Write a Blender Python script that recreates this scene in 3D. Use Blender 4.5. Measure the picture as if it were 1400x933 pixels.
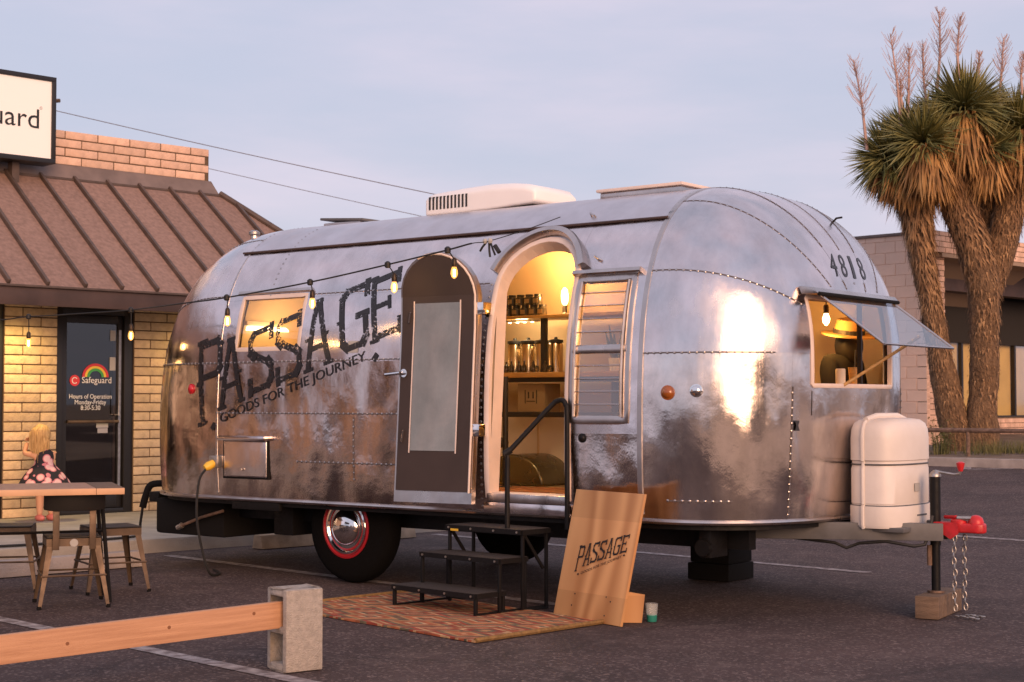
import bpy, bmesh, math, random
from mathutils import Vector, Matrix, noise as mnoise
rad = math.radians
random.seed(7)
for o in list(bpy.data.objects): bpy.data.objects.remove(o)
scene = bpy.context.scene
COL = scene.collection

# ------------------------------------------------------------ camera
TH = rad(38.2)
CAM = Vector((5.2158, -7.857, 1.27))
cd = bpy.data.cameras.new('camera'); cam = bpy.data.objects.new('camera', cd); COL.objects.link(cam)
cd.sensor_width = 36; cd.lens = 36*2160/1400
cd.clip_end = 3000; cd.clip_start = .1
cam.location = CAM
cam.rotation_euler = (rad(90+2.267), 0, TH)
cd.dof.use_dof = True; cd.dof.focus_distance = 10.2; cd.dof.aperture_fstop = 7.0
scene.camera = cam
VIEW = cam.rotation_euler.to_matrix()
# ------------------------------------------------------------ sky and sun
SUN_AZ = rad(-32)          # world angle, from +X, of the direction towards the sun
SUN_EL = rad(15)
w = bpy.data.worlds.new('World'); scene.world = w; w.use_nodes = True
nt = w.node_tree; nt.nodes.clear()
def N(t, **k):
    n = nt.nodes.new(t)
    for a, b in k.items(): setattr(n, a, b)
    return n
L = lambda a, b: nt.links.new(a, b)
sky = N('ShaderNodeTexSky', sky_type='NISHITA', sun_disc=False, sun_elevation=SUN_EL, sun_rotation=math.pi/2-SUN_AZ,
        air_density=1.4, dust_density=2.2, ozone_density=2.5)
tc = N('ShaderNodeTexCoord')
mp = N('ShaderNodeMapping'); mp.inputs['Scale'].default_value = (1.0, 1.0, 4.5)
L(tc.outputs['Generated'], mp.inputs[0])
nz = N('ShaderNodeTexNoise'); nz.inputs['Scale'].default_value = 2.1; nz.inputs['Detail'].default_value = 6; nz.inputs['Roughness'].default_value = .55
L(mp.outputs[0], nz.inputs['Vector'])
cr = N('ShaderNodeValToRGB'); cr.color_ramp.elements[0].position = .33; cr.color_ramp.elements[1].position = .76
cr.color_ramp.interpolation = 'EASE'
L(nz.outputs[0], cr.inputs[0])
cl = N('ShaderNodeMix', data_type='RGBA'); L(cr.outputs[0], cl.inputs[0])
tint = N('ShaderNodeMix', data_type='RGBA', blend_type='MULTIPLY'); tint.inputs[0].default_value = 1
L(sky.outputs[0], tint.inputs[6]); tint.inputs[7].default_value = (1.0, 1.0, 1.0, 1)
# thin high cloud veil: an even lilac layer over the whole sky, thicker where the noise is
veil = N('ShaderNodeMix', data_type='RGBA'); veil.inputs[0].default_value = .78
L(tint.outputs[2], veil.inputs[6]); veil.inputs[7].default_value = (7.6, 7.8, 9.9, 1)
L(veil.outputs[2], cl.inputs[6])
cloud = N('ShaderNodeMix', data_type='RGBA'); cloud.inputs[0].default_value = .86
L(tint.outputs[2], cloud.inputs[6]); cloud.inputs[7].default_value = (10.6, 9.0, 10.6, 1)
L(cloud.outputs[2], cl.inputs[7])
bg = N('ShaderNodeBackground'); bg.inputs[1].default_value = .066
L(cl.outputs[2], bg.inputs[0])
wo = N('ShaderNodeOutputWorld'); L(bg.outputs[0], wo.inputs[0])
sl = bpy.data.lights.new('sun', 'SUN'); sl.energy = 2.5; sl.angle = rad(36); sl.color = (1, .56, .32)
so = bpy.data.objects.new('sun', sl); COL.objects.link(so)
sd = Vector((math.cos(SUN_AZ)*math.cos(SUN_EL), math.sin(SUN_AZ)*math.cos(SUN_EL), math.sin(SUN_EL)))
so.rotation_euler = sd.to_track_quat('Z', 'Y').to_euler(); so.location = sd*30
scene.render.engine = 'CYCLES'
vs = scene.view_settings
vs.view_transform = 'Standard'; vs.look = 'None'; vs.exposure = 0.40; vs.gamma = 1; vs.use_curve_mapping = False
scene.cycles.max_bounces = 8

# ------------------------------------------------------------ materials
MAT = {}
def mat(name, col, rough=.6, metal=0., var=0., vscale=8., bump=0., bscale=40., spec=.5, col2=None, stretch=(1,1,1),
        rvar=0., emit=None, estr=0., trans=0., alpha=1., detail=4., coord='Object', bstretch=None, bdist=.02):
    m = bpy.data.materials.new(name); m.use_nodes = True
    t = m.node_tree; b = t.nodes['Principled BSDF']
    b.inputs['Base Color'].default_value = (*col, 1); b.inputs['Roughness'].default_value = rough
    b.inputs['Metallic'].default_value = metal; b.inputs['Specular IOR Level'].default_value = spec
    if trans: b.inputs['Transmission Weight'].default_value = trans
    if alpha < 1: b.inputs['Alpha'].default_value = alpha
    if emit: b.inputs['Emission Color'].default_value = (*emit, 1); b.inputs['Emission Strength'].default_value = estr
    def tex(scale, st, det):
        c = t.nodes.new('ShaderNodeTexCoord'); mpn = t.nodes.new('ShaderNodeMapping'); mpn.inputs['Scale'].default_value = st
        t.links.new(c.outputs[coord], mpn.inputs[0])
        n = t.nodes.new('ShaderNodeTexNoise'); n.inputs['Scale'].default_value = scale; n.inputs['Detail'].default_value = det
        t.links.new(mpn.outputs[0], n.inputs['Vector']); return n
    if var or col2:
        n = tex(vscale, stretch, detail)
        r = t.nodes.new('ShaderNodeValToRGB')
        c2 = col2 if col2 else tuple(max(0, c*(1-var)) for c in col)
        c1 = col if col2 else tuple(c*(1+var) for c in col)
        r.color_ramp.elements[0].position = .32; r.color_ramp.elements[1].position = .68
        r.color_ramp.elements[0].color = (*c2, 1); r.color_ramp.elements[1].color = (*c1, 1)
        t.links.new(n.outputs[0], r.inputs[0]); t.links.new(r.outputs[0], b.inputs['Base Color'])
    if rvar:
        n = tex(vscale*1.7, stretch, 5)
        mr = t.nodes.new('ShaderNodeMapRange'); mr.inputs['From Min'].default_value = .3; mr.inputs['From Max'].default_value = .7
        mr.inputs['To Min'].default_value = max(.02, rough-rvar); mr.inputs['To Max'].default_value = rough+rvar
        t.links.new(n.outputs[0], mr.inputs[0]); t.links.new(mr.outputs[0], b.inputs['Roughness'])
    if bump:
        n = tex(bscale, bstretch or stretch, 3)
        bp = t.nodes.new('ShaderNodeBump'); bp.inputs['Strength'].default_value = bump; bp.inputs['Distance'].default_value = bdist
        t.links.new(n.outputs[0], bp.inputs['Height']); t.links.new(bp.outputs[0], b.inputs['Normal'])
    MAT[name] = m; return m

def varied(name, col, amount=.18, **k):
    """material whose tone differs from one object to the next (bricks, boards)"""
    m = mat(name, col, **k); t = m.node_tree; b = t.nodes['Principled BSDF']
    oi = t.nodes.new('ShaderNodeObjectInfo')
    hs = t.nodes.new('ShaderNodeHueSaturation')
    mr = t.nodes.new('ShaderNodeMapRange'); mr.inputs['To Min'].default_value = 1-amount; mr.inputs['To Max'].default_value = 1+amount
    t.links.new(oi.outputs['Random'], mr.inputs[0]); t.links.new(mr.outputs[0], hs.inputs['Value'])
    lk = b.inputs['Base Color'].links
    if lk: t.links.new(lk[0].from_socket, hs.inputs['Color'])
    else: hs.inputs['Color'].default_value = (*col, 1)
    t.links.new(hs.outputs[0], b.inputs['Base Color'])
    return m

mat('asphalt', (.080, .051, .048), .85, col2=(.042, .027, .0265), vscale=.9, bump=.9, bscale=95, detail=9, bdist=.012, spec=.4)
t = MAT['asphalt'].node_tree      # stone chips, cracks, worn patches and oil stains
b = t.nodes['Principled BSDF']; lk = b.inputs['Base Color'].links[0].from_socket
tcn = t.nodes.new('ShaderNodeTexCoord')
def a_mix(fac, src, colr):
    mx = t.nodes.new('ShaderNodeMix'); mx.data_type = 'RGBA'; t.links.new(fac, mx.inputs[0]); t.links.new(src, mx.inputs[6]); mx.inputs[7].default_value = (*colr, 1); return mx.outputs[2]
def a_range(src, a0, a1, b0, b1):
    mr = t.nodes.new('ShaderNodeMapRange'); t.links.new(src, mr.inputs[0])
    for nm, v in (('From Min', a0), ('From Max', a1), ('To Min', b0), ('To Max', b1)): mr.inputs[nm].default_value = v
    return mr.outputs[0]
vn = t.nodes.new('ShaderNodeTexVoronoi'); vn.inputs['Scale'].default_value = 70; t.links.new(tcn.outputs['Object'], vn.inputs['Vector'])
sp = t.nodes.new('ShaderNodeSeparateColor'); t.links.new(vn.outputs['Color'], sp.inputs[0])
out = a_mix(a_range(sp.outputs[0], .70, 1, 0, .75), lk, (.22, .165, .15))
out = a_mix(a_range(sp.outputs[1], .78, 1, 0, .7), out, (.03, .022, .022))
ds = t.nodes.new('ShaderNodeTexNoise'); ds.inputs['Scale'].default_value = 1.3; ds.inputs['Detail'].default_value = 5; t.links.new(tcn.outputs['Object'], ds.inputs['Vector'])
va = t.nodes.new('ShaderNodeVectorMath'); va.operation = 'MULTIPLY_ADD'; va.inputs[1].default_value = (.9, .9, 0); t.links.new(ds.outputs['Color'], va.inputs[0]); t.links.new(tcn.outputs['Object'], va.inputs[2])
vc = t.nodes.new('ShaderNodeTexVoronoi'); vc.feature = 'DISTANCE_TO_EDGE'; vc.inputs['Scale'].default_value = .27; t.links.new(va.outputs[0], vc.inputs['Vector'])
out = a_mix(a_range(vc.outputs['Distance'], .002, .007, .45, 0), out, (.022, .016, .016))
st_ = t.nodes.new('ShaderNodeTexNoise'); st_.inputs['Scale'].default_value = .55; st_.inputs['Detail'].default_value = 4; t.links.new(tcn.outputs['Object'], st_.inputs['Vector'])
out = a_mix(a_range(st_.outputs[0], .56, .70, 0, .75), out, (.030, .021, .021))
s2_ = t.nodes.new('ShaderNodeTexNoise'); s2_.inputs['Scale'].default_value = 3.1; s2_.inputs['Detail'].default_value = 8; s2_.inputs['Roughness'].default_value = .7; t.links.new(tcn.outputs['Object'], s2_.inputs['Vector'])
out = a_mix(a_range(s2_.outputs[0], .52, .74, 0, .7), out, (.145, .108, .098))
t.links.new(out, b.inputs['Base Color'])
mat('paint_line', (.44, .40, .39), .85, col2=(.13, .10, .098), vscale=14, bump=.6, bscale=90, detail=8)
mat('concrete', (.36, .33, .29), .9, var=.16, vscale=3.2, bump=.3, bscale=60, detail=8)
mat('kerb', (.36, .31, .28), .9, var=.2, vscale=5, bump=.35, bscale=50, detail=8)
mat('stop_concrete', (.40, .30, .21), .9, var=.2, vscale=9, bump=.35, bscale=60, detail=8)
mat('cinder', (.46, .41, .36), .95, var=.14, vscale=40, bump=1.0, bscale=150, detail=9, bdist=.014)
mat('soil', (.16, .11, .075), .95, var=.35, vscale=3, bump=.6, bscale=30)
varied('brick', (.55, .41, .25), .2, rough=.9, var=.14, vscale=11, bump=.55, bscale=38, detail=6)
varied('brick_parapet', (.66, .45, .335), .16, rough=.9, var=.12, vscale=11, bump=.5, bscale=38, detail=6)
mat('mortar', (.13, .085, .05), .95, var=.2, vscale=20, bump=.4, bscale=60)
varied('wall_block', (.82, .60, .48), .03, rough=.9, var=.08, vscale=2.5, bump=.35, bscale=30, detail=7)
mat('block_joint', (.73, .53, .42), .95)
mat('brick_small', (.66, .44, .33), .9, var=.2, vscale=6, bump=.4, bscale=30)
varied('roof_panel', (.29, .19, .155), .07, rough=.85, col2=(.20, .13, .105), vscale=22, bump=.35, bscale=55, detail=9)
mat('roof_rib', (.085, .06, .05), .6, var=.2, vscale=9)
mat('flashing', (.17, .13, .115), .6, var=.2, vscale=4)
mat('fascia_brown', (.062, .038, .032), .55, var=.25, vscale=3)
mat('soffit', (.30, .22, .16), .8)
mat('black_frame', (.016, .014, .014), .4)
mat('sign_face', (.82, .79, .75), .35, emit=(1, .92, .84), estr=.10)
mat('sign_letter', (.012, .012, .013), .4)
mat('white_print', (.75, .74, .72), .5)
mat('red_print', (.55, .04, .05), .5); mat('yellow_print', (.75, .5, .06), .5); mat('green_print', (.06, .32, .07), .5)
mat('blue_print', (.06, .12, .4), .5)
mat('shade_black', (.018, .015, .013), .9)  # near-black: shade of recesses and unlit rooms put into the colour
mat('curtain', (.52, .36, .13), .85, var=.1, vscale=2)
mat('black_metal', (.008, .0075, .008), .55, spec=.3, metal=.2, rvar=.12, vscale=20)
mat('black_rubber', (.008, .0075, .0075), .85, spec=.2)
mat('tyre', (.005, .0046, .0046), .95, spec=.12, bump=.2, bscale=40)
mat('rim_red', (.36, .015, .022), .35)
mat('chrome', (.82, .80, .78), .08, metal=1)
mat('rim_white', (.55, .5, .45), .35)
mat('red_paint', (.60, .022, .03), .38, col2=(.40, .02, .022), vscale=22, rvar=.12)
mat('frame_grey', (.095, .095, .098), .55, var=.2, vscale=8)
mat('rust_steel', (.16, .10, .07), .75, var=.4, vscale=18)
mat('galvanised', (.42, .40, .38), .45, metal=.9, var=.2, vscale=30)
mat('tank_plastic', (.76, .71, .67), .5, col2=(.64, .59, .55), vscale=2.6, bump=.06, bscale=20, detail=7, rvar=.12)
mat('ac_plastic', (.86, .84, .82), .42, var=.03, vscale=3)
mat('ac_dark', (.03, .028, .028), .8)
mat('cream_trim', (.72, .60, .53), .5, var=.06, vscale=9)
mat('lining', (.66, .52, .34), .75, var=.05, vscale=3)
mat('door_inner', (.042, .029, .026), .7, var=.12, vscale=5)
mat('interior_white', (.78, .72, .62), .7)
mat('interior_floor', (.36, .25, .13), .55, var=.2, vscale=9)
mat('counter_wood', (.50, .29, .09), .4, col2=(.36, .19, .055), vscale=5, stretch=(1, 9, 9))
mat('pipe_black', (.02, .019, .02), .5)
mat('jar_glass', (.035, .03, .022), .12, spec=.8)
mat('jar_lid', (.03, .028, .026), .4, metal=.5)
mat('jar_label', (.20, .13, .055), .7)
mat('steel_bin', (.60, .5, .36), .22, metal=1)
mat('bottle', (.03, .02, .012), .1, spec=.8)
mat('carton', (.30, .22, .12), .8)
mat('print_black', (.02, .018, .018), .6)
mat('wheel_box', (.20, .19, .13), .25, metal=.85, rvar=.08, vscale=5)
mat('amber', (.30, .085, .012), .15, spec=.8); mat('red_lens', (.5, .01, .02), .12, spec=.8)
mat('plug_yellow', (.75, .46, .04), .4)
mat('wire_black', (.012, .012, .012), .6); mat('wire_grey', (.16, .15, .17), .6)
mat('brass', (.045, .03, .018), .4, metal=.6)
mat('sealant', (.10, .085, .085), .7)
mat('bulb', (1, .8, .5), .2, emit=(1, .50, .16), estr=2.6)
mat('bulb_core', (1, .8, .5), .2, emit=(1, .78, .45), estr=22.)
mat('lamp_glow', (1, .8, .5), .3, emit=(1, .62, .25), estr=9.)
mat('tube_glow', (1, .85, .6), .3, emit=(1, .72, .38), estr=4.)
mat('skin', (.62, .33, .20), .5); mat('hair_blond', (.66, .44, .19), .6, col2=(.36, .21, .075), vscale=60, stretch=(1, 1, .12))
mat('hair_dark', (.010, .007, .005), .6); mat('dark_jacket', (.008, .007, .007), .9)
mat('hat_tan', (.42, .25, .09), .8); mat('shoe_pink', (.66, .20, .17), .5)
mat('lumber', (.62, .34, .19), .65, col2=(.46, .235, .125), vscale=2.6, stretch=(.9, 22, 22), bump=.3, bscale=30, detail=8)
mat('timber_grey', (.20, .135, .09), .85, col2=(.12, .08, .055), vscale=4, stretch=(1, 9, 9), bump=.4, bscale=30)
mat('table_wood', (.40, .24, .155), .5, col2=(.30, .17, .11), vscale=4, stretch=(9, 1, 9))
mat('table_edge', (.58, .34, .19), .5, var=.12, vscale=6)
mat('chair_metal', (.11, .072, .045), .5, metal=.35, var=.3, vscale=9, rvar=.1)
mat('chair_black', (.02, .018, .017), .5, metal=.3)
mat('tread', (.035, .027, .024), .8, bump=.4, bscale=150)
mat('bolt', (.7, .66, .6), .3, metal=1)
mat('cup_green', (.03, .22, .17), .3)
mat('leaf_green', (.12, .135, .05), .42, col2=(.31, .28, .105), vscale=3.2)
mat('leaf_dead', (.50, .28, .095), .8, col2=(.22, .11, .04), vscale=3)
mat('trunk_shag', (.42, .25, .12), .85, col2=(.16, .085, .042), vscale=5)
mat('trunk_fibre', (.26, .155, .08), .9, col2=(.11, .062, .032), vscale=9, stretch=(3, 3, .9), bump=1.0, bscale=16, bstretch=(3, 3, 1.1), bdist=.07)
mat('stalk', (.46, .31, .27), .8)
mat('weed', (.16, .14, .05), .8, col2=(.09, .10, .03), vscale=2)
mat('pole_wood', (.10, .065, .045), .9, var=.2, vscale=4)
mat('flyer', (.40, .39, .37), .7)
mat('far_leaf', (.035, .045, .018), .8, var=.4, vscale=2)
mat('far_bark', (.05, .035, .025), .9)
mat('stucco', (.34, .25, .19), .9, var=.1, vscale=2)

def metal_mat(name, col, rough, rvar, bump, bscale, haze, aniso=0., streaks=0.):
    """aluminium skin: polish, dull oxidised clouds, vertical rub streaks, oil-canning"""
    m = mat(name, col, rough, metal=1.0); t = m.node_tree; b = t.nodes['Principled BSDF']
    b.inputs['Anisotropic'].default_value = aniso
    c = t.nodes.new('ShaderNodeTexCoord')
    def nz(scale, st, det, rg=.5):
        mpn = t.nodes.new('ShaderNodeMapping'); mpn.inputs['Scale'].default_value = st
        t.links.new(c.outputs['Object'], mpn.inputs[0])
        n = t.nodes.new('ShaderNodeTexNoise'); n.inputs['Scale'].default_value = scale; n.inputs['Detail'].default_value = det; n.inputs['Roughness'].default_value = rg
        t.links.new(mpn.outputs[0], n.inputs['Vector']); return n
    cloud = nz(2.3, (1, 1, 1), 7, .62); streak = nz(9, (1, 1, .12), 4)
    ad = t.nodes.new('ShaderNodeMath'); ad.operation = 'ADD'; t.links.new(cloud.outputs[0], ad.inputs[0])
    ml = t.nodes.new('ShaderNodeMath'); ml.operation = 'MULTIPLY'; ml.inputs[1].default_value = .7; t.links.new(streak.outputs[0], ml.inputs[0]); t.links.new(ml.outputs[0], ad.inputs[1])
    mr = t.nodes.new('ShaderNodeMapRange'); mr.inputs['From Min'].default_value = .62; mr.inputs['From Max'].default_value = 1.08
    mr.inputs['To Min'].default_value = max(.03, rough-rvar); mr.inputs['To Max'].default_value = rough+rvar
    t.links.new(ad.outputs[0], mr.inputs[0]); t.links.new(mr.outputs[0], b.inputs['Roughness'])
    r = t.nodes.new('ShaderNodeValToRGB'); r.color_ramp.elements[0].position = .33; r.color_ramp.elements[1].position = .66
    r.color_ramp.elements[0].color = (*[v*(1-haze) for v in col], 1); r.color_ramp.elements[1].color = (*col, 1)
    c2 = nz(4.1, (1, 1, .6), 8, .65); t.links.new(c2.outputs[0], r.inputs[0]); t.links.new(r.outputs[0], b.inputs['Base Color'])
    big = nz(bscale, (1, 1, .55), 1.5); fine = nz(260, (1, 1, .3), 2)
    a2 = t.nodes.new('ShaderNodeMath'); a2.operation = 'MULTIPLY_ADD'; a2.inputs[1].default_value = .012; t.links.new(fine.outputs[0], a2.inputs[0]); t.links.new(big.outputs[0], a2.inputs[2])
    stk = nz(11, (1, 1, .05), 3); dent = nz(9, (1, 1, 1), 2)
    a3 = t.nodes.new('ShaderNodeMath'); a3.operation = 'MULTIPLY_ADD'; a3.inputs[1].default_value = .05*streaks; t.links.new(stk.outputs[0], a3.inputs[0]); t.links.new(a2.outputs[0], a3.inputs[2])
    a4 = t.nodes.new('ShaderNodeMath'); a4.operation = 'MULTIPLY_ADD'; a4.inputs[1].default_value = .05; t.links.new(dent.outputs[0], a4.inputs[0]); t.links.new(a3.outputs[0], a4.inputs[2])
    bp = t.nodes.new('ShaderNodeBump'); bp.inputs['Strength'].default_value = min(1, bump); bp.inputs['Distance'].default_value = .03*max(1, bump)
    t.links.new(a4.outputs[0], bp.inputs['Height']); t.links.new(bp.outputs[0], b.inputs['Normal'])
    return m
metal_mat('alu_polished', (.86, .77, .72), .17, .11, 1.1, 2.8, .36, .75, 1.3)
metal_mat('alu_mirror', (.72, .61, .56), .075, .05, 2.6, 2.6, .42, .2, .6)
metal_mat('alu_dull', (.79, .72, .71), .19, .13, .9, 2.2, .26, .35, .4)
metal_mat('alu_roof', (.70, .66, .67), .40, .10, .12, 2.2, .18)
metal_mat('mirror_dark', (.46, .37, .29), .12, .05, .9, 2.6, .25)
metal_mat('alu_trim', (.60, .54, .51), .30, .08, .15, 9, .25)

def glass(name, tint=(1, 1, 1), opacity=.25, rough=.02, ior=1.5):
    """thin pane: mirror reflection over a clear see-through sheet"""
    m = bpy.data.materials.new(name); m.use_nodes = True; t = m.node_tree; t.nodes.clear()
    o = t.nodes.new('ShaderNodeOutputMaterial'); mxs = t.nodes.new('ShaderNodeMixShader')
    tr = t.nodes.new('ShaderNodeBsdfTransparent'); tr.inputs[0].default_value = (*tint, 1)
    gl = t.nodes.new('ShaderNodeBsdfGlossy'); gl.inputs['Roughness'].default_value = rough
    fr = t.nodes.new('ShaderNodeFresnel'); fr.inputs[0].default_value = ior
    ad = t.nodes.new('ShaderNodeMath'); ad.operation = 'ADD'; ad.inputs[1].default_value = opacity; ad.use_clamp = True
    t.links.new(fr.outputs[0], ad.inputs[0]); t.links.new(ad.outputs[0], mxs.inputs[0])
    t.links.new(tr.outputs[0], mxs.inputs[1]); t.links.new(gl.outputs[0], mxs.inputs[2]); t.links.new(mxs.outputs[0], o.inputs[0])
    MAT[name] = m; return m
glass('window_glass', (.97, .97, .95), .06)
glass('blind_glass', (.97, .97, .95), .02, .05, 1.12)
glass('door_glass', (.55, .52, .5), .06)
glass('awning_glass', (.72, .80, .90), .15, .06)
def lit_glass(name):
    m = bpy.data.materials.new(name); m.use_nodes = True; t = m.node_tree; t.nodes.clear()
    o = t.nodes.new('ShaderNodeOutputMaterial'); a = t.nodes.new('ShaderNodeAddShader'); tr = t.nodes.new('ShaderNodeBsdfTransparent'); tr.inputs[0].default_value = (1, .85, .6, 1)
    e = t.nodes.new('ShaderNodeEmission'); e.inputs[0].default_value = (1, .45, .12, 1); e.inputs[1].default_value = .75
    t.links.new(tr.outputs[0], a.inputs[0]); t.links.new(e.outputs[0], a.inputs[1]); t.links.new(a.outputs[0], o.inputs[0]); MAT[name] = m
lit_glass('bulb_glass')
mat('cup_glass', (.8, .85, .84), .1, alpha=.28)
glass('louvre_glass', (.80, .77, .75), .16, .08)

def letter_mat(name, lo, hi, worn):
    m = bpy.data.materials.new(name); m.use_nodes = True; t = m.node_tree; b = t.nodes['Principled BSDF']
    b.inputs['Base Color'].default_value = (.013, .013, .016, 1); b.inputs['Roughness'].default_value = .35
    if worn:
        c = t.nodes.new('ShaderNodeTexCoord'); n = t.nodes.new('ShaderNodeTexNoise'); n.inputs['Scale'].default_value = 62; n.inputs['Detail'].default_value = 3; n.inputs['Roughness'].default_value = .6
        t.links.new(c.outputs['Object'], n.inputs['Vector'])
        n2 = t.nodes.new('ShaderNodeTexNoise'); n2.inputs['Scale'].default_value = 7; t.links.new(c.outputs['Object'], n2.inputs['Vector'])
        ad = t.nodes.new('ShaderNodeMath'); ad.operation = 'MULTIPLY_ADD'; ad.inputs[1].default_value = .45; t.links.new(n2.outputs[0], ad.inputs[0]); t.links.new(n.outputs[0], ad.inputs[2])
        r = t.nodes.new('ShaderNodeMapRange'); r.inputs['From Min'].default_value = lo; r.inputs['From Max'].default_value = hi
        r.inputs['To Min'].default_value = 1; r.inputs['To Max'].default_value = .12
        t.links.new(ad.outputs[0], r.inputs[0]); t.links.new(r.outputs[0], b.inputs['Alpha'])
    MAT[name] = m
letter_mat('letter_worn', .79, .85, True); letter_mat('letter_black', 0, 1, False)

def plywood():
    m = mat('plywood', (.66, .38, .185), .5); t = m.node_tree; b = t.nodes['Principled BSDF']
    c = t.nodes.new('ShaderNodeTexCoord'); mpn = t.nodes.new('ShaderNodeMapping'); mpn.inputs['Scale'].default_value = (1, 1, .16)
    t.links.new(c.outputs['Object'], mpn.inputs[0])
    wv = t.nodes.new('ShaderNodeTexWave'); wv.bands_direction = 'X'; wv.inputs['Scale'].default_value = 1.7; wv.inputs['Distortion'].default_value = 14; wv.inputs['Detail'].default_value = 2; wv.inputs['Detail Scale'].default_value = 1.2
    t.links.new(mpn.outputs[0], wv.inputs['Vector'])
    r = t.nodes.new('ShaderNodeValToRGB'); r.color_ramp.elements[0].color = (.47, .225, .085, 1); r.color_ramp.elements[1].color = (.70, .385, .165, 1)
    t.links.new(wv.outputs[0], r.inputs[0])
    sx_ = t.nodes.new('ShaderNodeSeparateXYZ'); t.links.new(c.outputs['Object'], sx_.inputs[0])      # sun-bleached band where another panel was screwed on
    g1 = t.nodes.new('ShaderNodeMath'); g1.operation = 'SUBTRACT'; g1.inputs[1].default_value = .375; t.links.new(sx_.outputs[2], g1.inputs[0])
    g2 = t.nodes.new('ShaderNodeMath'); g2.operation = 'ABSOLUTE'; t.links.new(g1.outputs[0], g2.inputs[0])
    g3 = t.nodes.new('ShaderNodeMath'); g3.operation = 'GREATER_THAN'; g3.inputs[1].default_value = .215; t.links.new(g2.outputs[0], g3.inputs[0])
    g4 = t.nodes.new('ShaderNodeMath'); g4.operation = 'MULTIPLY'; g4.inputs[1].default_value = .35; t.links.new(g3.outputs[0], g4.inputs[0])
    mx = t.nodes.new('ShaderNodeMix'); mx.data_type = 'RGBA'; mx.blend_type = 'MULTIPLY'; t.links.new(g4.outputs[0], mx.inputs[0]); t.links.new(r.outputs[0], mx.inputs[6]); mx.inputs[7].default_value = (.62, .62, .58, 1)
    t.links.new(mx.outputs[2], b.inputs['Base Color'])
plywood()

def rug_mat():
    m = mat('rug', (.4, .2, .1), .95); t = m.node_tree; b = t.nodes['Principled BSDF']
    c = t.nodes.new('ShaderNodeTexCoord')
    def chain(scale, dist, rot):
        mpn = t.nodes.new('ShaderNodeMapping'); mpn.inputs['Rotation'].default_value = (0, 0, rot); t.links.new(c.outputs['Object'], mpn.inputs[0])
        wv = t.nodes.new('ShaderNodeTexWave'); wv.wave_profile = 'TRI'; wv.inputs['Scale'].default_value = scale; wv.inputs['Distortion'].default_value = dist; wv.inputs['Detail'].default_value = 2; wv.inputs['Detail Scale'].default_value = 1.6
        t.links.new(mpn.outputs[0], wv.inputs['Vector']); return wv
    mpn = t.nodes.new('ShaderNodeMapping'); mpn.inputs['Rotation'].default_value = (0, 0, rad(-9)); mpn.inputs['Scale'].default_value = (2.6, 4.4, 0)
    t.links.new(c.outputs['Object'], mpn.inputs[0])
    vo = t.nodes.new('ShaderNodeTexVoronoi'); vo.distance = 'MANHATTAN'; vo.inputs['Scale'].default_value = 1.0; vo.inputs['Randomness'].default_value = .55
    t.links.new(mpn.outputs[0], vo.inputs['Vector'])
    sc_ = t.nodes.new('ShaderNodeSeparateColor'); t.links.new(vo.outputs['Color'], sc_.inputs[0])
    ma = t.nodes.new('ShaderNodeMath'); ma.operation = 'MULTIPLY_ADD'; ma.inputs[1].default_value = .35; t.links.new(sc_.outputs[0], ma.inputs[0]); t.links.new(vo.outputs['Distance'], ma.inputs[2])
    fr_ = t.nodes.new('ShaderNodeMath'); fr_.operation = 'FRACT'; t.links.new(ma.outputs[0], fr_.inputs[0])
    r = t.nodes.new('ShaderNodeValToRGB'); r.color_ramp.interpolation = 'CONSTANT'
    cols = [(0, (.34, .06, .03)), (.14, (.55, .33, .16)), (.24, (.40, .10, .04)), (.40, (.10, .085, .05)), (.48, (.58, .37, .20)), (.58, (.44, .13, .05)), (.76, (.48, .24, .10)), (.88, (.16, .13, .075))]
    e = r.color_ramp.elements
    e[0].position, e[0].color = cols[0][0], (*cols[0][1], 1); e[1].position, e[1].color = cols[1][0], (*cols[1][1], 1)
    for p, cc in cols[2:]:
        x = e.new(p); x.color = (*cc, 1)
    t.links.new(fr_.outputs[0], r.inputs[0])
    n = t.nodes.new('ShaderNodeTexNoise'); n.inputs['Scale'].default_value = 16; n.inputs['Detail'].default_value = 6; t.links.new(c.outputs['Object'], n.inputs['Vector'])
    mx = t.nodes.new('ShaderNodeMix'); mx.data_type = 'RGBA'; mx.blend_type = 'MULTIPLY'; mx.inputs[0].default_value = .7
    r2 = t.nodes.new('ShaderNodeValToRGB'); r2.color_ramp.elements[0].position = .35; r2.color_ramp.elements[1].position = .62; r2.color_ramp.elements[0].color = (.42, .42, .42, 1)
    t.links.new(n.outputs[0], r2.inputs[0]); t.links.new(r.outputs[0], mx.inputs[6]); t.links.new(r2.outputs[0], mx.inputs[7]); t.links.new(mx.outputs[2], b.inputs['Base Color'])
rug_mat()
def dress_mat():
    m = mat('dress_print', (.02, .018, .03), .85); t = m.node_tree; b = t.nodes['Principled BSDF']
    c = t.nodes.new('ShaderNodeTexCoord'); v = t.nodes.new('ShaderNodeTexVoronoi'); v.inputs['Scale'].default_value = 11
    t.links.new(c.outputs['Object'], v.inputs['Vector'])
    r = t.nodes.new('ShaderNodeValToRGB'); r.color_ramp.interpolation = 'CONSTANT'
    e = r.color_ramp.elements; e[0].color = (.70, .46, .46, 1); e[1].position = .36; e[1].color = (.55, .2, .24, 1)
    x = e.new(.47); x.color = (.014, .013, .022, 1)
    t.links.new(v.outputs['Distance'], r.inputs[0]); t.links.new(r.outputs[0], b.inputs['Base Color'])
dress_mat()

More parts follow.
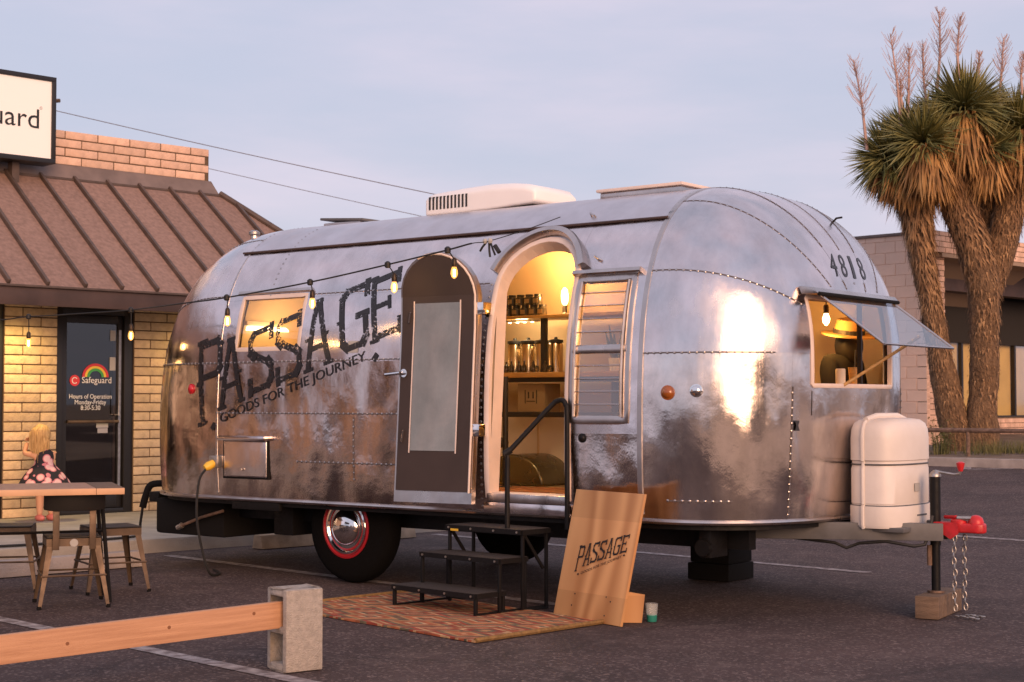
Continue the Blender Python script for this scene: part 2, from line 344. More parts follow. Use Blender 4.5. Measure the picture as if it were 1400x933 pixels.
# ------------------------------------------------------------ geometry helpers
WM = {}
def tag(o, label=None, cat=None, group=None, kind=None):
    if label: o['label'] = label
    if cat: o['category'] = cat
    if group: o['group'] = group
    if kind: o['kind'] = kind
    return o
def thing(name, loc, label, cat, group=None, rotz=0):
    o = bpy.data.objects.new(name, None); COL.objects.link(o); o.empty_display_size = .1
    o.location = loc; o.rotation_euler = (0, 0, rotz)
    WM[o.name] = Matrix.Translation(Vector(loc)) @ Matrix.Rotation(rotz, 4, 'Z')
    return tag(o, label, cat, group)
def wm(o): return WM.get(o.name, Matrix.Identity(4))
LOT = Matrix.Rotation(rad(-7.3), 4, 'Z')          # car-park frame: x away from the shopfront, y along it
def lot(x, y, z=0.): return LOT @ Vector((x, y, z))
I4 = Matrix.Identity(4)
class MB:
    def __init__(s, frame=None): s.v = []; s.f = []; s.fr = frame or I4; s.smooth = False
    def add(s, vs, fs):
        k = len(s.v); s.v += [Vector(p) for p in vs]; s.f += [tuple(i+k for i in f) for f in fs]; return s
    def box(s, x0, x1, y0, y1, z0, z1, m=None):
        vs = [Vector((x, y, z)) for z in (z0, z1) for y in (y0, y1) for x in (x0, x1)]
        if m: vs = [m @ p for p in vs]
        return s.add(vs, [(0, 2, 3, 1), (4, 5, 7, 6), (0, 1, 5, 4), (2, 6, 7, 3), (0, 4, 6, 2), (1, 3, 7, 5)])
    def tube(s, pts, r, n=8, cap=True):
        pts = [Vector(p) for p in pts]; rs = r if isinstance(r, (list, tuple)) else [r]*len(pts)
        rings = []; up = None
        for i, p in enumerate(pts):
            d = ((pts[min(i+1, len(pts)-1)]-p).normalized() + (p-pts[max(i-1, 0)]).normalized())
            d = d.normalized() if d.length > 1e-6 else Vector((0, 0, 1))
            if up is None: up = Vector((0, 0, 1)) if abs(d.z) < .9 else Vector((1, 0, 0))
            a = d.cross(up).normalized(); b2 = a.cross(d).normalized(); up = b2
            rings.append([p+(a*math.cos(2*math.pi*k/n)+b2*math.sin(2*math.pi*k/n))*rs[i] for k in range(n)])
        vs = [q for R_ in rings for q in R_]; fs = []
        for i in range(len(pts)-1):
            for k in range(n): fs.append((i*n+k, i*n+(k+1) % n, (i+1)*n+(k+1) % n, (i+1)*n+k))
        if cap: fs += [tuple(reversed(range(n))), tuple(range((len(pts)-1)*n, len(pts)*n))]
        return s.add(vs, fs)
    def lathe(s, prof, base, axis=(0, 0, 1), n=20):
        axis = Vector(axis).normalized(); u = axis.orthogonal().normalized(); v = axis.cross(u); base = Vector(base)
        vs = []; fs = []
        for r, h in prof:
            for k in range(n):
                a = 2*math.pi*k/n; vs.append(base+axis*h+(u*math.cos(a)+v*math.sin(a))*max(r, 1e-4))
        for i in range(len(prof)-1):
            for k in range(n): fs.append((i*n+k, i*n+(k+1) % n, (i+1)*n+(k+1) % n, (i+1)*n+k))
        fs += [tuple(reversed(range(n))), tuple(range((len(prof)-1)*n, len(prof)*n))]
        return s.add(vs, fs)
    def prism(s, poly, o, ux, uy, un, th):
        """polygon (2d list) at origin o with axes ux, uy, thickened along un"""
        o, ux, uy, un = map(Vector, (o, ux, uy, un)); n = len(poly)
        a = [o+ux*p[0]+uy*p[1] for p in poly]; vs = a+[p+un*th for p in a]
        fs = [tuple(reversed(range(n))), tuple(range(n, 2*n))]+[(i, (i+1) % n, n+(i+1) % n, n+i) for i in range(n)]
        return s.add(vs, fs)
    def quad(s, a, b2, c, d): return s.add([a, b2, c, d], [(0, 1, 2, 3)])
    def build(s, name, material, parent=None, bev=0., seg=2, smooth=False, kind=None, autosm=True):
        me = bpy.data.meshes.new(name)
        vs = [s.fr @ p for p in s.v]
        if parent is not None:
            inv = wm(parent).inverted(); vs = [inv @ p for p in vs]; loc = None
        else:
            xs = [p.x for p in vs]; ys = [p.y for p in vs]; zs = [p.z for p in vs]
            loc = Vector(((min(xs)+max(xs))/2, (min(ys)+max(ys))/2, min(zs))); vs = [p-loc for p in vs]
        me.from_pydata(vs, [], s.f); me.update()
        bm = bmesh.new(); bm.from_mesh(me)
        bmesh.ops.recalc_face_normals(bm, faces=bm.faces)
        if bev:
            es = [e for e in bm.edges if len(e.link_faces) == 2 and e.calc_face_angle(0) > rad(35)]
            bmesh.ops.bevel(bm, geom=es, offset=bev, segments=seg, affect='EDGES', profile=.6, clamp_overlap=True)
        if smooth or bev:
            for f in bm.faces: f.smooth = True
            for e in bm.edges:
                if len(e.link_faces) == 2 and e.calc_face_angle(0) > rad(42): e.smooth = False
        bm.to_mesh(me); bm.free()
        me.materials.append(MAT[material] if isinstance(material, str) else material)
        o = bpy.data.objects.new(name, me); COL.objects.link(o)
        if parent is not None: o.parent = parent; WM[o.name] = wm(parent)
        else: o.location = loc; WM[o.name] = Matrix.Translation(loc)
        if kind: o['kind'] = kind
        return o
def dup(o, parent=None, loc=None, rotz=None):
    c = o.copy(); COL.objects.link(c)
    if parent is not None: c.parent = parent
    if loc is not None: c.location = loc
    if rotz is not None: c.rotation_euler.z = rotz
    WM[c.name] = Matrix.Translation(c.location) @ Matrix.Rotation(c.rotation_euler.z, 4, 'Z')
    for ch in list(o.children): dup(ch, c)
    return c
def box_part(name, material, parent, x0, x1, y0, y1, z0, z1, frame=None, bev=.004):
    return MB(frame).box(x0, x1, y0, y1, z0, z1).build(name, material, parent, bev=bev)
def lerp(a, b, t): return a+(b-a)*t
def text_mesh(s, size=1.0):
    """outline of a line of lettering as 2-d triangles: verts, faces, width"""
    c = bpy.data.curves.new('lettering', 'FONT'); c.body = s; c.size = size; c.resolution_u = 3
    o = bpy.data.objects.new('lettering', c); COL.objects.link(o)
    dg = bpy.context.evaluated_depsgraph_get(); dg.update()
    me = o.evaluated_get(dg).to_mesh()
    vs = [(v.co.x, v.co.y) for v in me.vertices]; fs = [tuple(p.vertices) for p in me.polygons]
    o.evaluated_get(dg).to_mesh_clear(); bpy.data.objects.remove(o); bpy.data.curves.remove(c)
    x0 = min(v[0] for v in vs); x1 = max(v[0] for v in vs); y0 = min(v[1] for v in vs); y1 = max(v[1] for v in vs)
    return vs, fs, (x0, x1, y0, y1)
def flat_text(name, s, o, ux, uy, height, material, parent, align='c', squash=1., off=None):
    vs, fs, (x0, x1, y0, y1) = text_mesh(s)
    k = height/.73; o, ux, uy = Vector(o), Vector(ux), Vector(uy)
    sh = {'c': (x0+x1)/2, 'l': x0, 'r': x1}[align]
    return MB().add([o+ux*((x-sh)*k*squash)+uy*(y*k) for x, y in vs], fs).build(name, material, parent)

# ------------------------------------------------------------ ground
def gz(y):
    if y < 4.5: return 0.
    if y > 16: return .44
    t = (y-4.5)/11.5
    return .44*(t*t*(3-2*t)*.5+t*.5)
xs = sorted(set([-900, -300, -120, -60, -30, 60, 120, 300, 900]+[x for x in range(-20, 41, 4)]))
ys = sorted(set([-900, -300, -120, -60, -30, 40, 60, 120, 300, 900]+[-20, -12, -6, 0, 4.5]+[4.5+k*.5 for k in range(24)]+[20, 28]))
m = MB(LOT); nx = len(xs)
m.add([(x, y, gz(y)) for y in ys for x in xs], [(j*nx+i, j*nx+i+1, (j+1)*nx+i+1, (j+1)*nx+i) for j in range(len(ys)-1) for i in range(nx-1)])
tag(m.build('ground', 'asphalt'), kind='structure')
def stripe(pts, wd):
    """painted line following the ground; pts in car-park frame"""
    m = MB(LOT); P = []
    for (a, b_) in zip(pts, pts[1:]):
        n = max(2, int((Vector(b_)-Vector(a)).length/.5)); P += [Vector(a).lerp(Vector(b_), k/n) for k in range(n)]
    P.append(Vector(pts[-1])); vs = []
    for i, p in enumerate(P):
        d = (P[min(i+1, len(P)-1)]-P[max(i-1, 0)]).normalized(); nn = Vector((-d.y, d.x))*wd/2
        for q in (p+nn, p-nn): vs.append((q.x, q.y, gz(q.y)+.004))
    m.add(vs, [(2*i, 2*i+1, 2*i+3, 2*i+2) for i in range(len(P)-1)])
    return tag(m.build('parking_line', 'paint_line'), kind='structure')
for y, x0, x1 in ((.11, -5.3, -.1), (3.13, -5.35, -.45), (-2.72, -5.2, 2.2), (6.1, -5.3, -.4), (-5.6, -5.2, .2)):
    stripe([(x0, y), (x1, y)], .10)
stripe([(-5.2, 13.0), (-8.2, 18.2)], .11); stripe([(-5.2, 13.0), (-1.6, 15.6)], .10)
m = MB(LOT); m.box(-8.75, -5.6, -14, 5.4, -.1, .12)
tag(m.build('sidewalk', 'concrete', bev=.02), kind='structure')

m = MB(LOT); m.add([(x, y, gz(y)+.006) for y in (-900, -20, 0, 4.5, 8, 12, 16, 900) for x in (4.7, 900)], [(2*k, 2*k+1, 2*k+3, 2*k+2) for k in range(7)])
mat('bounce_dirt', (.44, .33, .24), .95, var=.22, vscale=.5, bump=.5, bscale=20, detail=8)
tag(m.build('bounce_verge', 'bounce_dirt'), kind='structure')  # unseen sandy ground added behind the viewer to brighten the metal's reflections
m = MB(LOT); m.add([(x, y, gz(y)+.012) for y in (-900, -20, 0, 4.5, 8, 12, 16, 900) for x in (17, 29)], [(2*k, 2*k+1, 2*k+3, 2*k+2) for k in range(7)])
tag(m.build('road', 'asphalt'), kind='structure')  # unseen road, added only for the metal to reflect
# ------------------------------------------------------------ left shop building
shop = thing('shop_building', lot(-8.665, 1.0), 'low shop with tan block walls and brown ribbed metal roof', 'building', rotz=rad(-7.3))
WX = -8.665
box_part('mortar_wall', 'mortar', shop, -9.0, WX-.014, .325, .909, .12, 2.42, LOT, 0)
box_part('mortar_wall', 'mortar', shop, -9.0, WX-.014, 1.803, 5.3-.9, .12, 2.42, LOT, 0)
box_part('wall', 'stucco', shop, -16.0, -9.3, -9, 4.2, .12, 2.42, LOT, 0)
MB(LOT).add([(-16, -9, 3.60), (-9.4, -9, 3.60), (-9.4, 3.3, 3.60), (-16, 3.3, 3.60)], [(0, 1, 2, 3)]).build('roof_deck', 'flashing', shop)
box_part('side_wall', 'stucco', shop, -9.3, -9.0, 4.2, 4.4, .12, 2.42, LOT, 0)
brick_cache = {}
def brick(parent, mt, x_face, y0, y1, z0, z1, depth=.09, frame=LOT, bev=.007, name='brick'):
    key = (round(y1-y0, 3), round(z1-z0, 3), mt, depth)
    P = wm(parent)
    if key not in brick_cache:
        m = MB(); m.box(-depth, 0, 0, y1-y0, 0, z1-z0)
        me_o = m.build(name, mt, None, bev=bev, seg=2)
        me = me_o.data
        # build() recentred it: keep the offset
        off = me_o.location.copy(); bpy.data.objects.remove(me_o)
        brick_cache[key] = (me, off)
    me, off = brick_cache[key]
    o = bpy.data.objects.new(name, me); COL.objects.link(o); o.parent = parent
    M = P.inverted() @ frame @ Matrix.Translation(Vector((x_face, y0, z0))) @ Matrix.Translation(off)
    o.matrix_local = M
    return o
CH, CL, J = .0965, .40, .012
def courses(parent, mt, xf, y0, y1, z0, n, phase=0, ch=CH, clen=CL):
    for r in range(n):
        za = z0+r*ch
        y = y0-(clen/2 if (r+phase) % 2 else 0)
        while y < y1-.03:
            a, b_ = max(y, y0)+J/2, min(y+clen, y1)-J/2
            if b_-a > .05: brick(parent, mt, xf-random.uniform(0, .006), round(a, 3), round(b_, 3), za+J/2, za+ch-J/2)
            y += clen
courses(shop, 'brick', WX, .325, .909, .12, 23)
courses(shop, 'brick', WX, 1.803, 3.2, .12, 23, 1)
# fascia, soffit, roof
EX, EZ, RX, RZ = -7.665, 2.395, -9.375, 3.71
box_part('soffit', 'soffit', shop, -9.2, EX-.06, -9, 4.4, 2.30, 2.33, LOT, 0)
box_part('fascia', 'fascia_brown', shop, EX-.05, EX-.01, -9, 4.56, 2.20, 2.385, LOT, .004)
box_part('gutter_lip', 'roof_rib', shop, EX-.055, EX+.02, -9, 4.56, 2.372, 2.394, LOT, .004)
sl_len = math.hypot(EX-RX, RZ-EZ); sdir = Vector((EX-RX, 0, EZ-RZ)).normalized(); snrm = Vector((-sdir.z, 0, sdir.x))
def rp(y, s, h=0.):      # point on the roof slope: s = distance down from the ridge
    return Vector((RX, y, RZ))+sdir*s+snrm*h
HY0, HY1 = 3.34, 4.58    # hip, ridge end to eave end
def hip_s(y): return 0 if y <= HY0 else (y-HY0)/(HY1-HY0)*sl_len
ribs = [.655+.4*k for k in range(-24, 11)]
ribs = [y for y in ribs if y < HY1-.05]
edges = ribs+[HY1]
for a, b_ in zip(edges, edges[1:]):
    a0, b0 = hip_s(a), hip_s(b_)
    pts = [rp(a, sl_len), rp(b_, sl_len), rp(b_, b0)]
    if a < HY0 < b_: pts.append(rp(HY0, 0))
    pts.append(rp(a, a0))
    if len(pts) > 3 and (pts[1]-pts[2]).length < 1e-4: pts.pop(2)
    m = MB(LOT); n = len(pts); m.add(pts+[p-snrm*.02 for p in pts], [tuple(range(n)), tuple(reversed(range(n, 2*n)))]+[(i, (i+1) % n, n+(i+1) % n, n+i) for i in range(n)])
    m.build('roof_panel', 'roof_panel', shop)
for y in ribs:
    s0 = hip_s(y)
    m = MB(LOT); hw = .017
    c8 = [rp(y-hw, s0, -.005), rp(y+hw, s0, -.005), rp(y+hw, s0, .045), rp(y-hw, s0, .045), rp(y-hw, sl_len, -.005), rp(y+hw, sl_len, -.005), rp(y+hw, sl_len, .045), rp(y-hw, sl_len, .045)]
    m.add(c8, [(0, 3, 2, 1), (4, 5, 6, 7), (0, 1, 5, 4), (1, 2, 6, 5), (2, 3, 7, 6), (3, 0, 4, 7)])
    m.build('roof_rib', 'roof_rib', shop, bev=.006)
MB(LOT).tube([rp(HY0, 0, .02), rp(HY1, sl_len, .02)], .035, 8).build('hip_cap', 'roof_rib', shop)
MB(LOT).add([rp(HY0, 0, -.004), rp(HY1, sl_len, -.004), Vector((-16.5, HY1, EZ)), Vector((-16.5, HY0, RZ))], [(0, 1, 2, 3)]).build('side_roof', 'roof_panel', shop)
MB(LOT).add([(RX-.09, -9, 3.875), (RX-.09, HY0-.06, 3.875), (RX+.015, HY0+.0, 3.695), (RX+.015, -9, 3.695)], [(0, 1, 2, 3)]).build('flashing', 'flashing', shop)
MB(LOT).add([(RX-.4, HY0-.1, 3.875), (RX-.085, HY0-.06, 3.875), (RX+.015, HY0, 3.695), (RX-.4, HY0+.0, 3.695)], [(0, 1, 2, 3)]).build('flashing', 'flashing', shop)
box_part('ridge_trim', 'roof_rib', shop, RX-.01, RX+.04, -9, HY0+.01, 3.683, 3.712, LOT, .004)
PX = RX-.085
box_part('parapet', 'mortar', shop, PX-.25, PX-.008, -9, 3.25, 3.6, 4.243, LOT, 0)
courses(shop, 'brick_parapet', PX+.004, .2, 3.25, 3.868, 4, 1, ch=.0955)
# shop door
dr = box_part('door_frame', 'black_frame', shop, -8.80, -8.69, .909, .975, .12, 2.30, LOT, .004)
for (a, b_, z0, z1) in ((.975, 1.70, 2.20, 2.30), (1.70, 1.803, .12, 2.30), (.975, 1.70, .12, .17)):
    box_part('door_frame', 'black_frame', shop, -8.80, -8.69, a, b_, z0, z1, LOT, .004)
sd_ = box_part('door_leaf', 'black_frame', shop, -8.77, -8.725, .978, 1.045, .175, 2.195, LOT, .003)
for (a, b_, z0, z1) in ((1.64, 1.697, .175, 2.195), (1.045, 1.64, 2.11, 2.195), (1.045, 1.64, .175, .36)):
    box_part('door_rail', 'black_frame', sd_, -8.77, -8.725, a, b_, z0, z1, LOT, .003)
box_part('door_edge_strip', 'galvanised', sd_, -8.724, -8.718, 1.648, 1.676, .36, 2.05, LOT, 0)
MB(LOT).quad((-8.745, 1.045, .36), (-8.745, 1.64, .36), (-8.745, 1.64, 2.11), (-8.745, 1.045, 2.11)).build('glass_pane', 'door_glass', sd_)
MB(LOT).tube([(-8.725, 1.62, 1.15), (-8.66, 1.62, 1.15), (-8.66, 1.62, 1.45), (-8.725, 1.62, 1.45)], .011, 8).build('handle', 'galvanised', sd_)
MB(LOT).tube([(-8.70, 1.05, 1.08), (-8.70, 1.64, 1.08)], .016, 8).build('push_bar', 'chair_metal', sd_)
GX = -8.738
def dpt(y, z, h=0): return LOT @ Vector((GX+h, y, z))
EY = LOT.to_3x3() @ Vector((0, 1, 0)); EXV = LOT.to_3x3() @ Vector((1, 0, 0)); EZV = Vector((0, 0, 1))
def arc_band(r0, r1, n=20, a0=0, a1=math.pi):
    vs = []; fs = []
    for k in range(n+1):
        a = a0+(a1-a0)*k/n
        for r in (r0, r1): vs.append((math.cos(a)*r, math.sin(a)*r))
    for k in range(n): fs.append((2*k, 2*k+1, 2*k+3, 2*k+2))
    return vs, fs
for r0, r1, mt in ((.125, .155, 'red_print'), (.10, .125, 'yellow_print'), (.07, .10, 'green_print')):
    vs, fs = arc_band(r0, r1)
    MB().add([dpt(1.386+x, 1.548+z*.92) for x, z in vs], fs).build('rainbow_band', mt, sd_)
vs, fs = arc_band(.0, .058, 22, 0, 2*math.pi)
MB().add([dpt(1.145+x, 1.51+z) for x, z in vs], fs).build('round_logo', 'red_print', sd_)
vs, fs = arc_band(.026, .034, 22, .6, 5.6)
MB().add([dpt(1.145+x, 1.51+z, .002) for x, z in vs], fs).build('logo_mark', 'white_print', sd_)
for s_, y, z, h, q in (('Safeguard', 1.40, 1.485, .068, .98), ('Hours of Operation', 1.331, 1.322, .050, .9), ('Monday-Friday', 1.331, 1.262, .050, .9), ('8:30-5:30', 1.331, 1.203, .050, .9)):
    flat_text('door_lettering', s_, dpt(y, z), EY, EZV, h, 'white_print', sd_, 'c', q)
for (y, z, a, b_) in ((1.60, 1.99, .045, .055), (1.60, 1.69, .05, .07), (1.50, .985, .085, .025), (1.50, 1.045, .10, .03)):
    MB().quad(dpt(y-a/1, z-b_), dpt(y+a*.4, z-b_), dpt(y+a*.4, z+b_), dpt(y-a, z+b_)).build('sticker', 'flyer', sd_)
# shop window at the left, dark room behind glass
box_part('window_frame', 'black_frame', shop, -8.80, -8.69, .255, .322, .12, 2.30, LOT, .004)
box_part('window_sill', 'black_frame', shop, -8.80, -8.69, -4, .255, .12, .42, LOT, .004)
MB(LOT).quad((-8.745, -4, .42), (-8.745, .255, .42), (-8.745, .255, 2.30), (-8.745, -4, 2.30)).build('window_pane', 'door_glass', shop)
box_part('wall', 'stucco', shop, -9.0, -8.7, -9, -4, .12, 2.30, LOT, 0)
box_part('room_back', 'shade_black', shop, -9.29, -9.26, -4, 1.9, .12, 2.35, LOT, 0)
dl = MB(LOT).lathe([(.075, 0), (.075, .02)], (-8.24, .35, 2.275)).build('soffit_downlight', 'lamp_glow', shop)
for yy, pw in ((.35, 60), (2.5, 26)):
    if yy > 1: MB(LOT).lathe([(.075, 0), (.075, .02)], (-8.24, yy, 2.275)).build('soffit_downlight', 'lamp_glow', shop)
    ld = bpy.data.lights.new('downlight', 'SPOT'); ld.energy = pw; ld.color = (1, .70, .25); ld.spot_size = rad(150); ld.spot_blend = .8; ld.shadow_soft_size = .07
    lo = bpy.data.objects.new('downlight', ld); COL.objects.link(lo); lo.location = lot(-8.24, yy, 2.26); lo.parent = None
# lightbox sign on the roof
sg = thing('lightbox_sign', lot(-9.1, .1, 3.5), 'white lightbox sign with black frame and black lettering on the shop roof', 'sign', rotz=rad(-7.3))
SX, SY0, SY1, SZ0, SZ1 = -9.06, -.80, 1.075, 3.80, 4.72
box_part('cabinet', 'black_frame', sg, SX-.28, SX-.035, SY0, SY1, SZ0, SZ1, LOT, .006)
for (a, b_, z0, z1) in ((SY0, SY1, SZ0, SZ0+.05), (SY0, SY1, SZ1-.05, SZ1), (SY0, SY0+.05, SZ0+.05, SZ1-.05), (SY1-.05, SY1, SZ0+.05, SZ1-.05)):
    box_part('frame', 'black_frame', sg, SX-.035, SX, a, b_, z0, z1, LOT, .003)
box_part('face', 'sign_face', sg, SX-.034, SX-.015, SY0+.05, SY1-.05, SZ0+.05, SZ1-.05, LOT, 0)
flat_text('lettering', 'safeguard', LOT @ Vector((SX-.011, .885, 4.155)), EY, EZV, .215, 'sign_letter', sg, 'r', 1.04)
vs, fs = arc_band(.011, .015, 14, 0, 2*math.pi); MB(LOT).add([(SX-.011, .905+x, 4.375+z) for x, z in vs], fs).build('registered_mark', 'sign_letter', sg)
for y in (.7, -.4): box_part('support_post', 'roof_rib', sg, SX-.25, SX-.15, y-.04, y+.04, 3.3, SZ0, LOT, 0)

# ------------------------------------------------------------ trailer body surface
W = 1.216; ZC = 1.0; ZT = 2.66; NP = 3.0; LF = .87; XR = -3.75; LR = 1.3; NC = 2.6; ZB = .565
def s_w(z):
    if z >= ZC:
        t = min((z-ZC)/(ZT-ZC), 1); return max(1e-9, 1-t**NP)**(1/NP)
    return 1-.10*(ZC-z)**2
def s_l(z, front=True):
    z0, n = (1.6, 2.0) if front else (1.1, 2.2)
    if z >= z0:
        t = min((z-z0)/(ZT-z0), 1); return max(1e-9, 1-t**n)**(1/n)
    return 1-.06*(z0-z)**2
def Fi(p):
    x, y, z = p
    if z >= ZT: return 1.
    a = abs(y-W)/(W*s_w(z))
    b_ = x/(LF*s_l(z)) if x > 0 else ((XR-x)/(LR*s_l(z, False)) if x < XR else 0)
    return a**NC+b_**NC-1
def grad(p):
    h = 2e-3; p = Vector(p); g = Vector((0, 0, 0))
    zt = min(p.z, ZT-.012)
    if p.z > ZT-.03: return Vector((0, 0, 1))
    for i in range(3):
        d = Vector((0, 0, 0)); d[i] = h; q = Vector((p.x, p.y, zt))
        g[i] = Fi(q+d)-Fi(q-d)
    return g.normalized() if g.length > 1e-12 else Vector((0, 0, 1))
def plan_pt(u, z):
    """u: position round the plan outline. u<=0: near side at X=u..; handled by callers"""
    pass
def side_pt(x, z, far=False):
    b_ = x/(LF*s_l(z)) if x > 0 else ((XR-x)/(LR*s_l(z, False)) if x < XR else 0)
    hw = W*s_w(z)*max(0, 1-min(b_, 1)**NC)**(1/NC)
    return Vector((x, W+hw if far else W-hw, z))
def cap_pt(phi, z, front=True):
    """phi 0 = near side seam, pi = far side seam"""
    c, sn = math.cos(phi), math.sin(phi)
    y = W-W*s_w(z)*math.copysign(abs(c)**(2/NC), c)
    l = (LF if front else LR)*s_l(z, front)*abs(sn)**(2/NC)
    return Vector((l if front else XR-l, y, z))
ZBELT = 1.57
def dome_pt(a, b_, front=True):
    """polar over the upper end: a 0..pi round the seam arch, b 0 = seam .. 1 = pole at belt height"""
    O = Vector((0 if front else XR, W, ZBELT)); sg_ = 1 if front else -1
    th = b_*math.pi/2
    d = Vector((sg_*math.sin(th), -math.cos(a)*math.cos(th), math.sin(a)*math.cos(th)))
    lo, hi = 0, 2.2
    for _ in range(30):
        mid = (lo+hi)/2
        if Fi(O+d*mid) < 0: lo = mid
        else: hi = mid
    return O+d*hi
# openings: (plane, polygon)
DX0, DX1 = -1.155, -.548
door_poly = [(DX0, .70), (DX1, .70), (DX1, 2.02)]+[(lerp(DX0, DX1, .5)+(DX1-DX0)/2*math.cos(a), 2.02+.285*math.sin(a)) for a in [math.pi*k/14 for k in range(1, 14)]]+[(DX0, 2.02)]
rect = lambda x0, x1, z0, z1: [(x0, z0), (x1, z0), (x1, z1), (x0, z1)]
W1 = (-3.58, -2.92, 1.665, 2.05); W2 = (-.50, -.10, 1.17, 2.04)
FW = (.63, 1.63, 1.385, 1.90)
CUTS = [('xz', door_poly), ('xz', rect(*W1)), ('xz', rect(*W2)), ('yz', rect(*FW))]
def in_poly(poly, u, v):
    s = 0
    for i in range(len(poly)):
        (a, b_), (c, d) = poly[i], poly[(i+1) % len(poly)]
        if (c-a)*(v-b_)-(d-b_)*(u-a) < -1e-7: return False
    return True
def surface_obj(name, rows, material, parent, off=0., cuts=CUTS, smooth=True, thick=0., kind=None, flip=False):
    """rows: grid of surface points; offset along the normal, cut the openings, analytic normals"""
    bm = bmesh.new(); g = []
    for r in rows: g.append([bm.verts.new(p) for p in r])
    for j in range(len(g)-1):
        for i in range(len(g[0])-1):
            q = [g[j][i], g[j][i+1], g[j+1][i+1], g[j+1][i]]
            try: bm.faces.new(q)
            except ValueError: pass
    bmesh.ops.remove_doubles(bm, verts=bm.verts, dist=1e-4)
    xs_ = [v.co.x for v in bm.verts]; ys_ = [v.co.y for v in bm.verts]; zs_ = [v.co.z for v in bm.verts]
    for pl, poly in cuts:
        us = [p[0] for p in poly]; vs_ = [p[1] for p in poly]
        lo_, hi_ = (min(xs_), max(xs_)) if pl == 'xz' else (min(ys_), max(ys_))
        if hi_ < min(us) or lo_ > max(us) or max(zs_) < min(vs_) or min(zs_) > max(vs_): continue
        if pl == 'xz' and min(ys_) > W: continue
        if pl == 'yz' and max(xs_) < .3: continue
        for i in range(len(poly)):
            (a, b_), (c, d) = poly[i], poly[(i+1) % len(poly)]
            co = Vector((a, 0, b_)) if pl == 'xz' else Vector((0, a, b_))
            n = Vector((d-b_, 0, a-c)) if pl == 'xz' else Vector((0, d-b_, a-c))
            geom = [f for f in bm.faces if ((f.calc_center_median().y < W) if pl == 'xz' else (f.calc_center_median().x > .2))]
            geom = list(geom)+list({e for f in geom for e in f.edges})+list({v for f in geom for v in f.verts})
            bmesh.ops.bisect_plane(bm, geom=geom, dist=1e-5, plane_co=co, plane_no=n.normalized())
        dele = []
        for f in bm.faces:
            c = f.calc_center_median()
            if pl == 'xz' and c.y < W and in_poly(poly, c.x, c.z): dele.append(f)
            if pl == 'yz' and c.x > .2 and in_poly(poly, c.y, c.z): dele.append(f)
        bmesh.ops.delete(bm, geom=dele, context='FACES')
    bmesh.ops.triangulate(bm, faces=[f for f in bm.faces if len(f.verts) > 4])
    nrm = [grad(v.co) for v in bm.verts]
    for v, n in zip(bm.verts, nrm): v.co = v.co+n*off
    bm.normal_update()
    for f in bm.faces:
        f.smooth = True
        if f.normal.dot(grad(f.calc_center_median())) < 0: f.normal_flip()
    me = bpy.data.meshes.new(name); inv = wm(parent).inverted()
    bm.to_mesh(me); bm.free()
    for v in me.vertices: v.co = inv @ v.co
    me.normals_split_custom_set_from_vertices([tuple(n) for n in nrm])
    me.materials.append(MAT[material])
    o = bpy.data.objects.new(name, me); COL.objects.link(o); o.parent = parent; WM[o.name] = wm(parent)
    if kind: o['kind'] = kind
    return o
def frange(a, b_, step):
    n = max(1, int(math.ceil((b_-a)/step))); return [a+(b_-a)*k/n for k in range(n+1)]
def zlist(z0, z1):
    return frange(z0, z1, .06) if z1 < 2.3 else frange(z0, 2.3, .06)[:-1]+[2.3, 2.36, 2.42, 2.47, 2.51, 2.55, 2.58]

trailer = thing('travel_trailer', (-1.9, W, 0), 'polished rounded aluminium travel trailer with painted lettering and open door', 'trailer')
LAP = .012
# near and far side panels: columns split at the photographed seams, rows at the rivet lines
colsN = [XR, -3.30, DX0, DX1, 0.0]
rowsA = [ZB, 1.20, 1.57, 2.045, 2.40]; rowsB = [ZB, 1.10, 2.10, 2.40]
for i in range(len(colsN)-1):
    rws = rowsB if i == 3 else rowsA
    for j in range(len(rws)-1):
        x0, x1, z0, z1 = colsN[i]-LAP*(i < 2), colsN[i+1], rws[j]-LAP*(j > 0), rws[j+1]
        mt = 'alu_mirror' if z0 < 1.5 and i != 3 else 'alu_dull'
        if i == 3 and j == 0: mt = 'alu_mirror'
        for far in (False, True):
            rows = [[side_pt(x, z, far) for x in frange(x0, x1, .12)] for z in zlist(z0, z1)]
            o = surface_obj('side_panel', rows, mt, trailer, off=.0008*j+.0004*i)
            if not o.data.polygons: bpy.data.objects.remove(o)
# roof: sheets across the top between the drip rails
def roof_pt(x, v):      # v 0..1 near rail to far rail
    t = (v-.5)*2; hw = 1.0
    z = 2.40+(ZT-2.40)*(1-abs(t)**2.4)
    z = min(z, ZT-.0005)
    hw = W*s_w(z) if z < ZT-.02 else None
    if hw is None: hw = W*s_w(ZT-.02)
    y = W+math.copysign(abs(t), t)*W*s_w(2.40)
    # height from the true section
    q = abs(y-W)/W
    z = ZC+(ZT-ZC)*max(0, 1-q**NP)**(1/NP)
    return Vector((x, y, z))
rc = [XR, -2.5, -1.25, 0.0]
for i in range(3):
    rows = [[roof_pt(x, v) for x in frange(rc[i]-LAP, rc[i+1], .25)] for v in frange(0, 1, .03)]
    surface_obj('roof_panel', rows, 'alu_roof', trailer, off=.004+.0009*i)
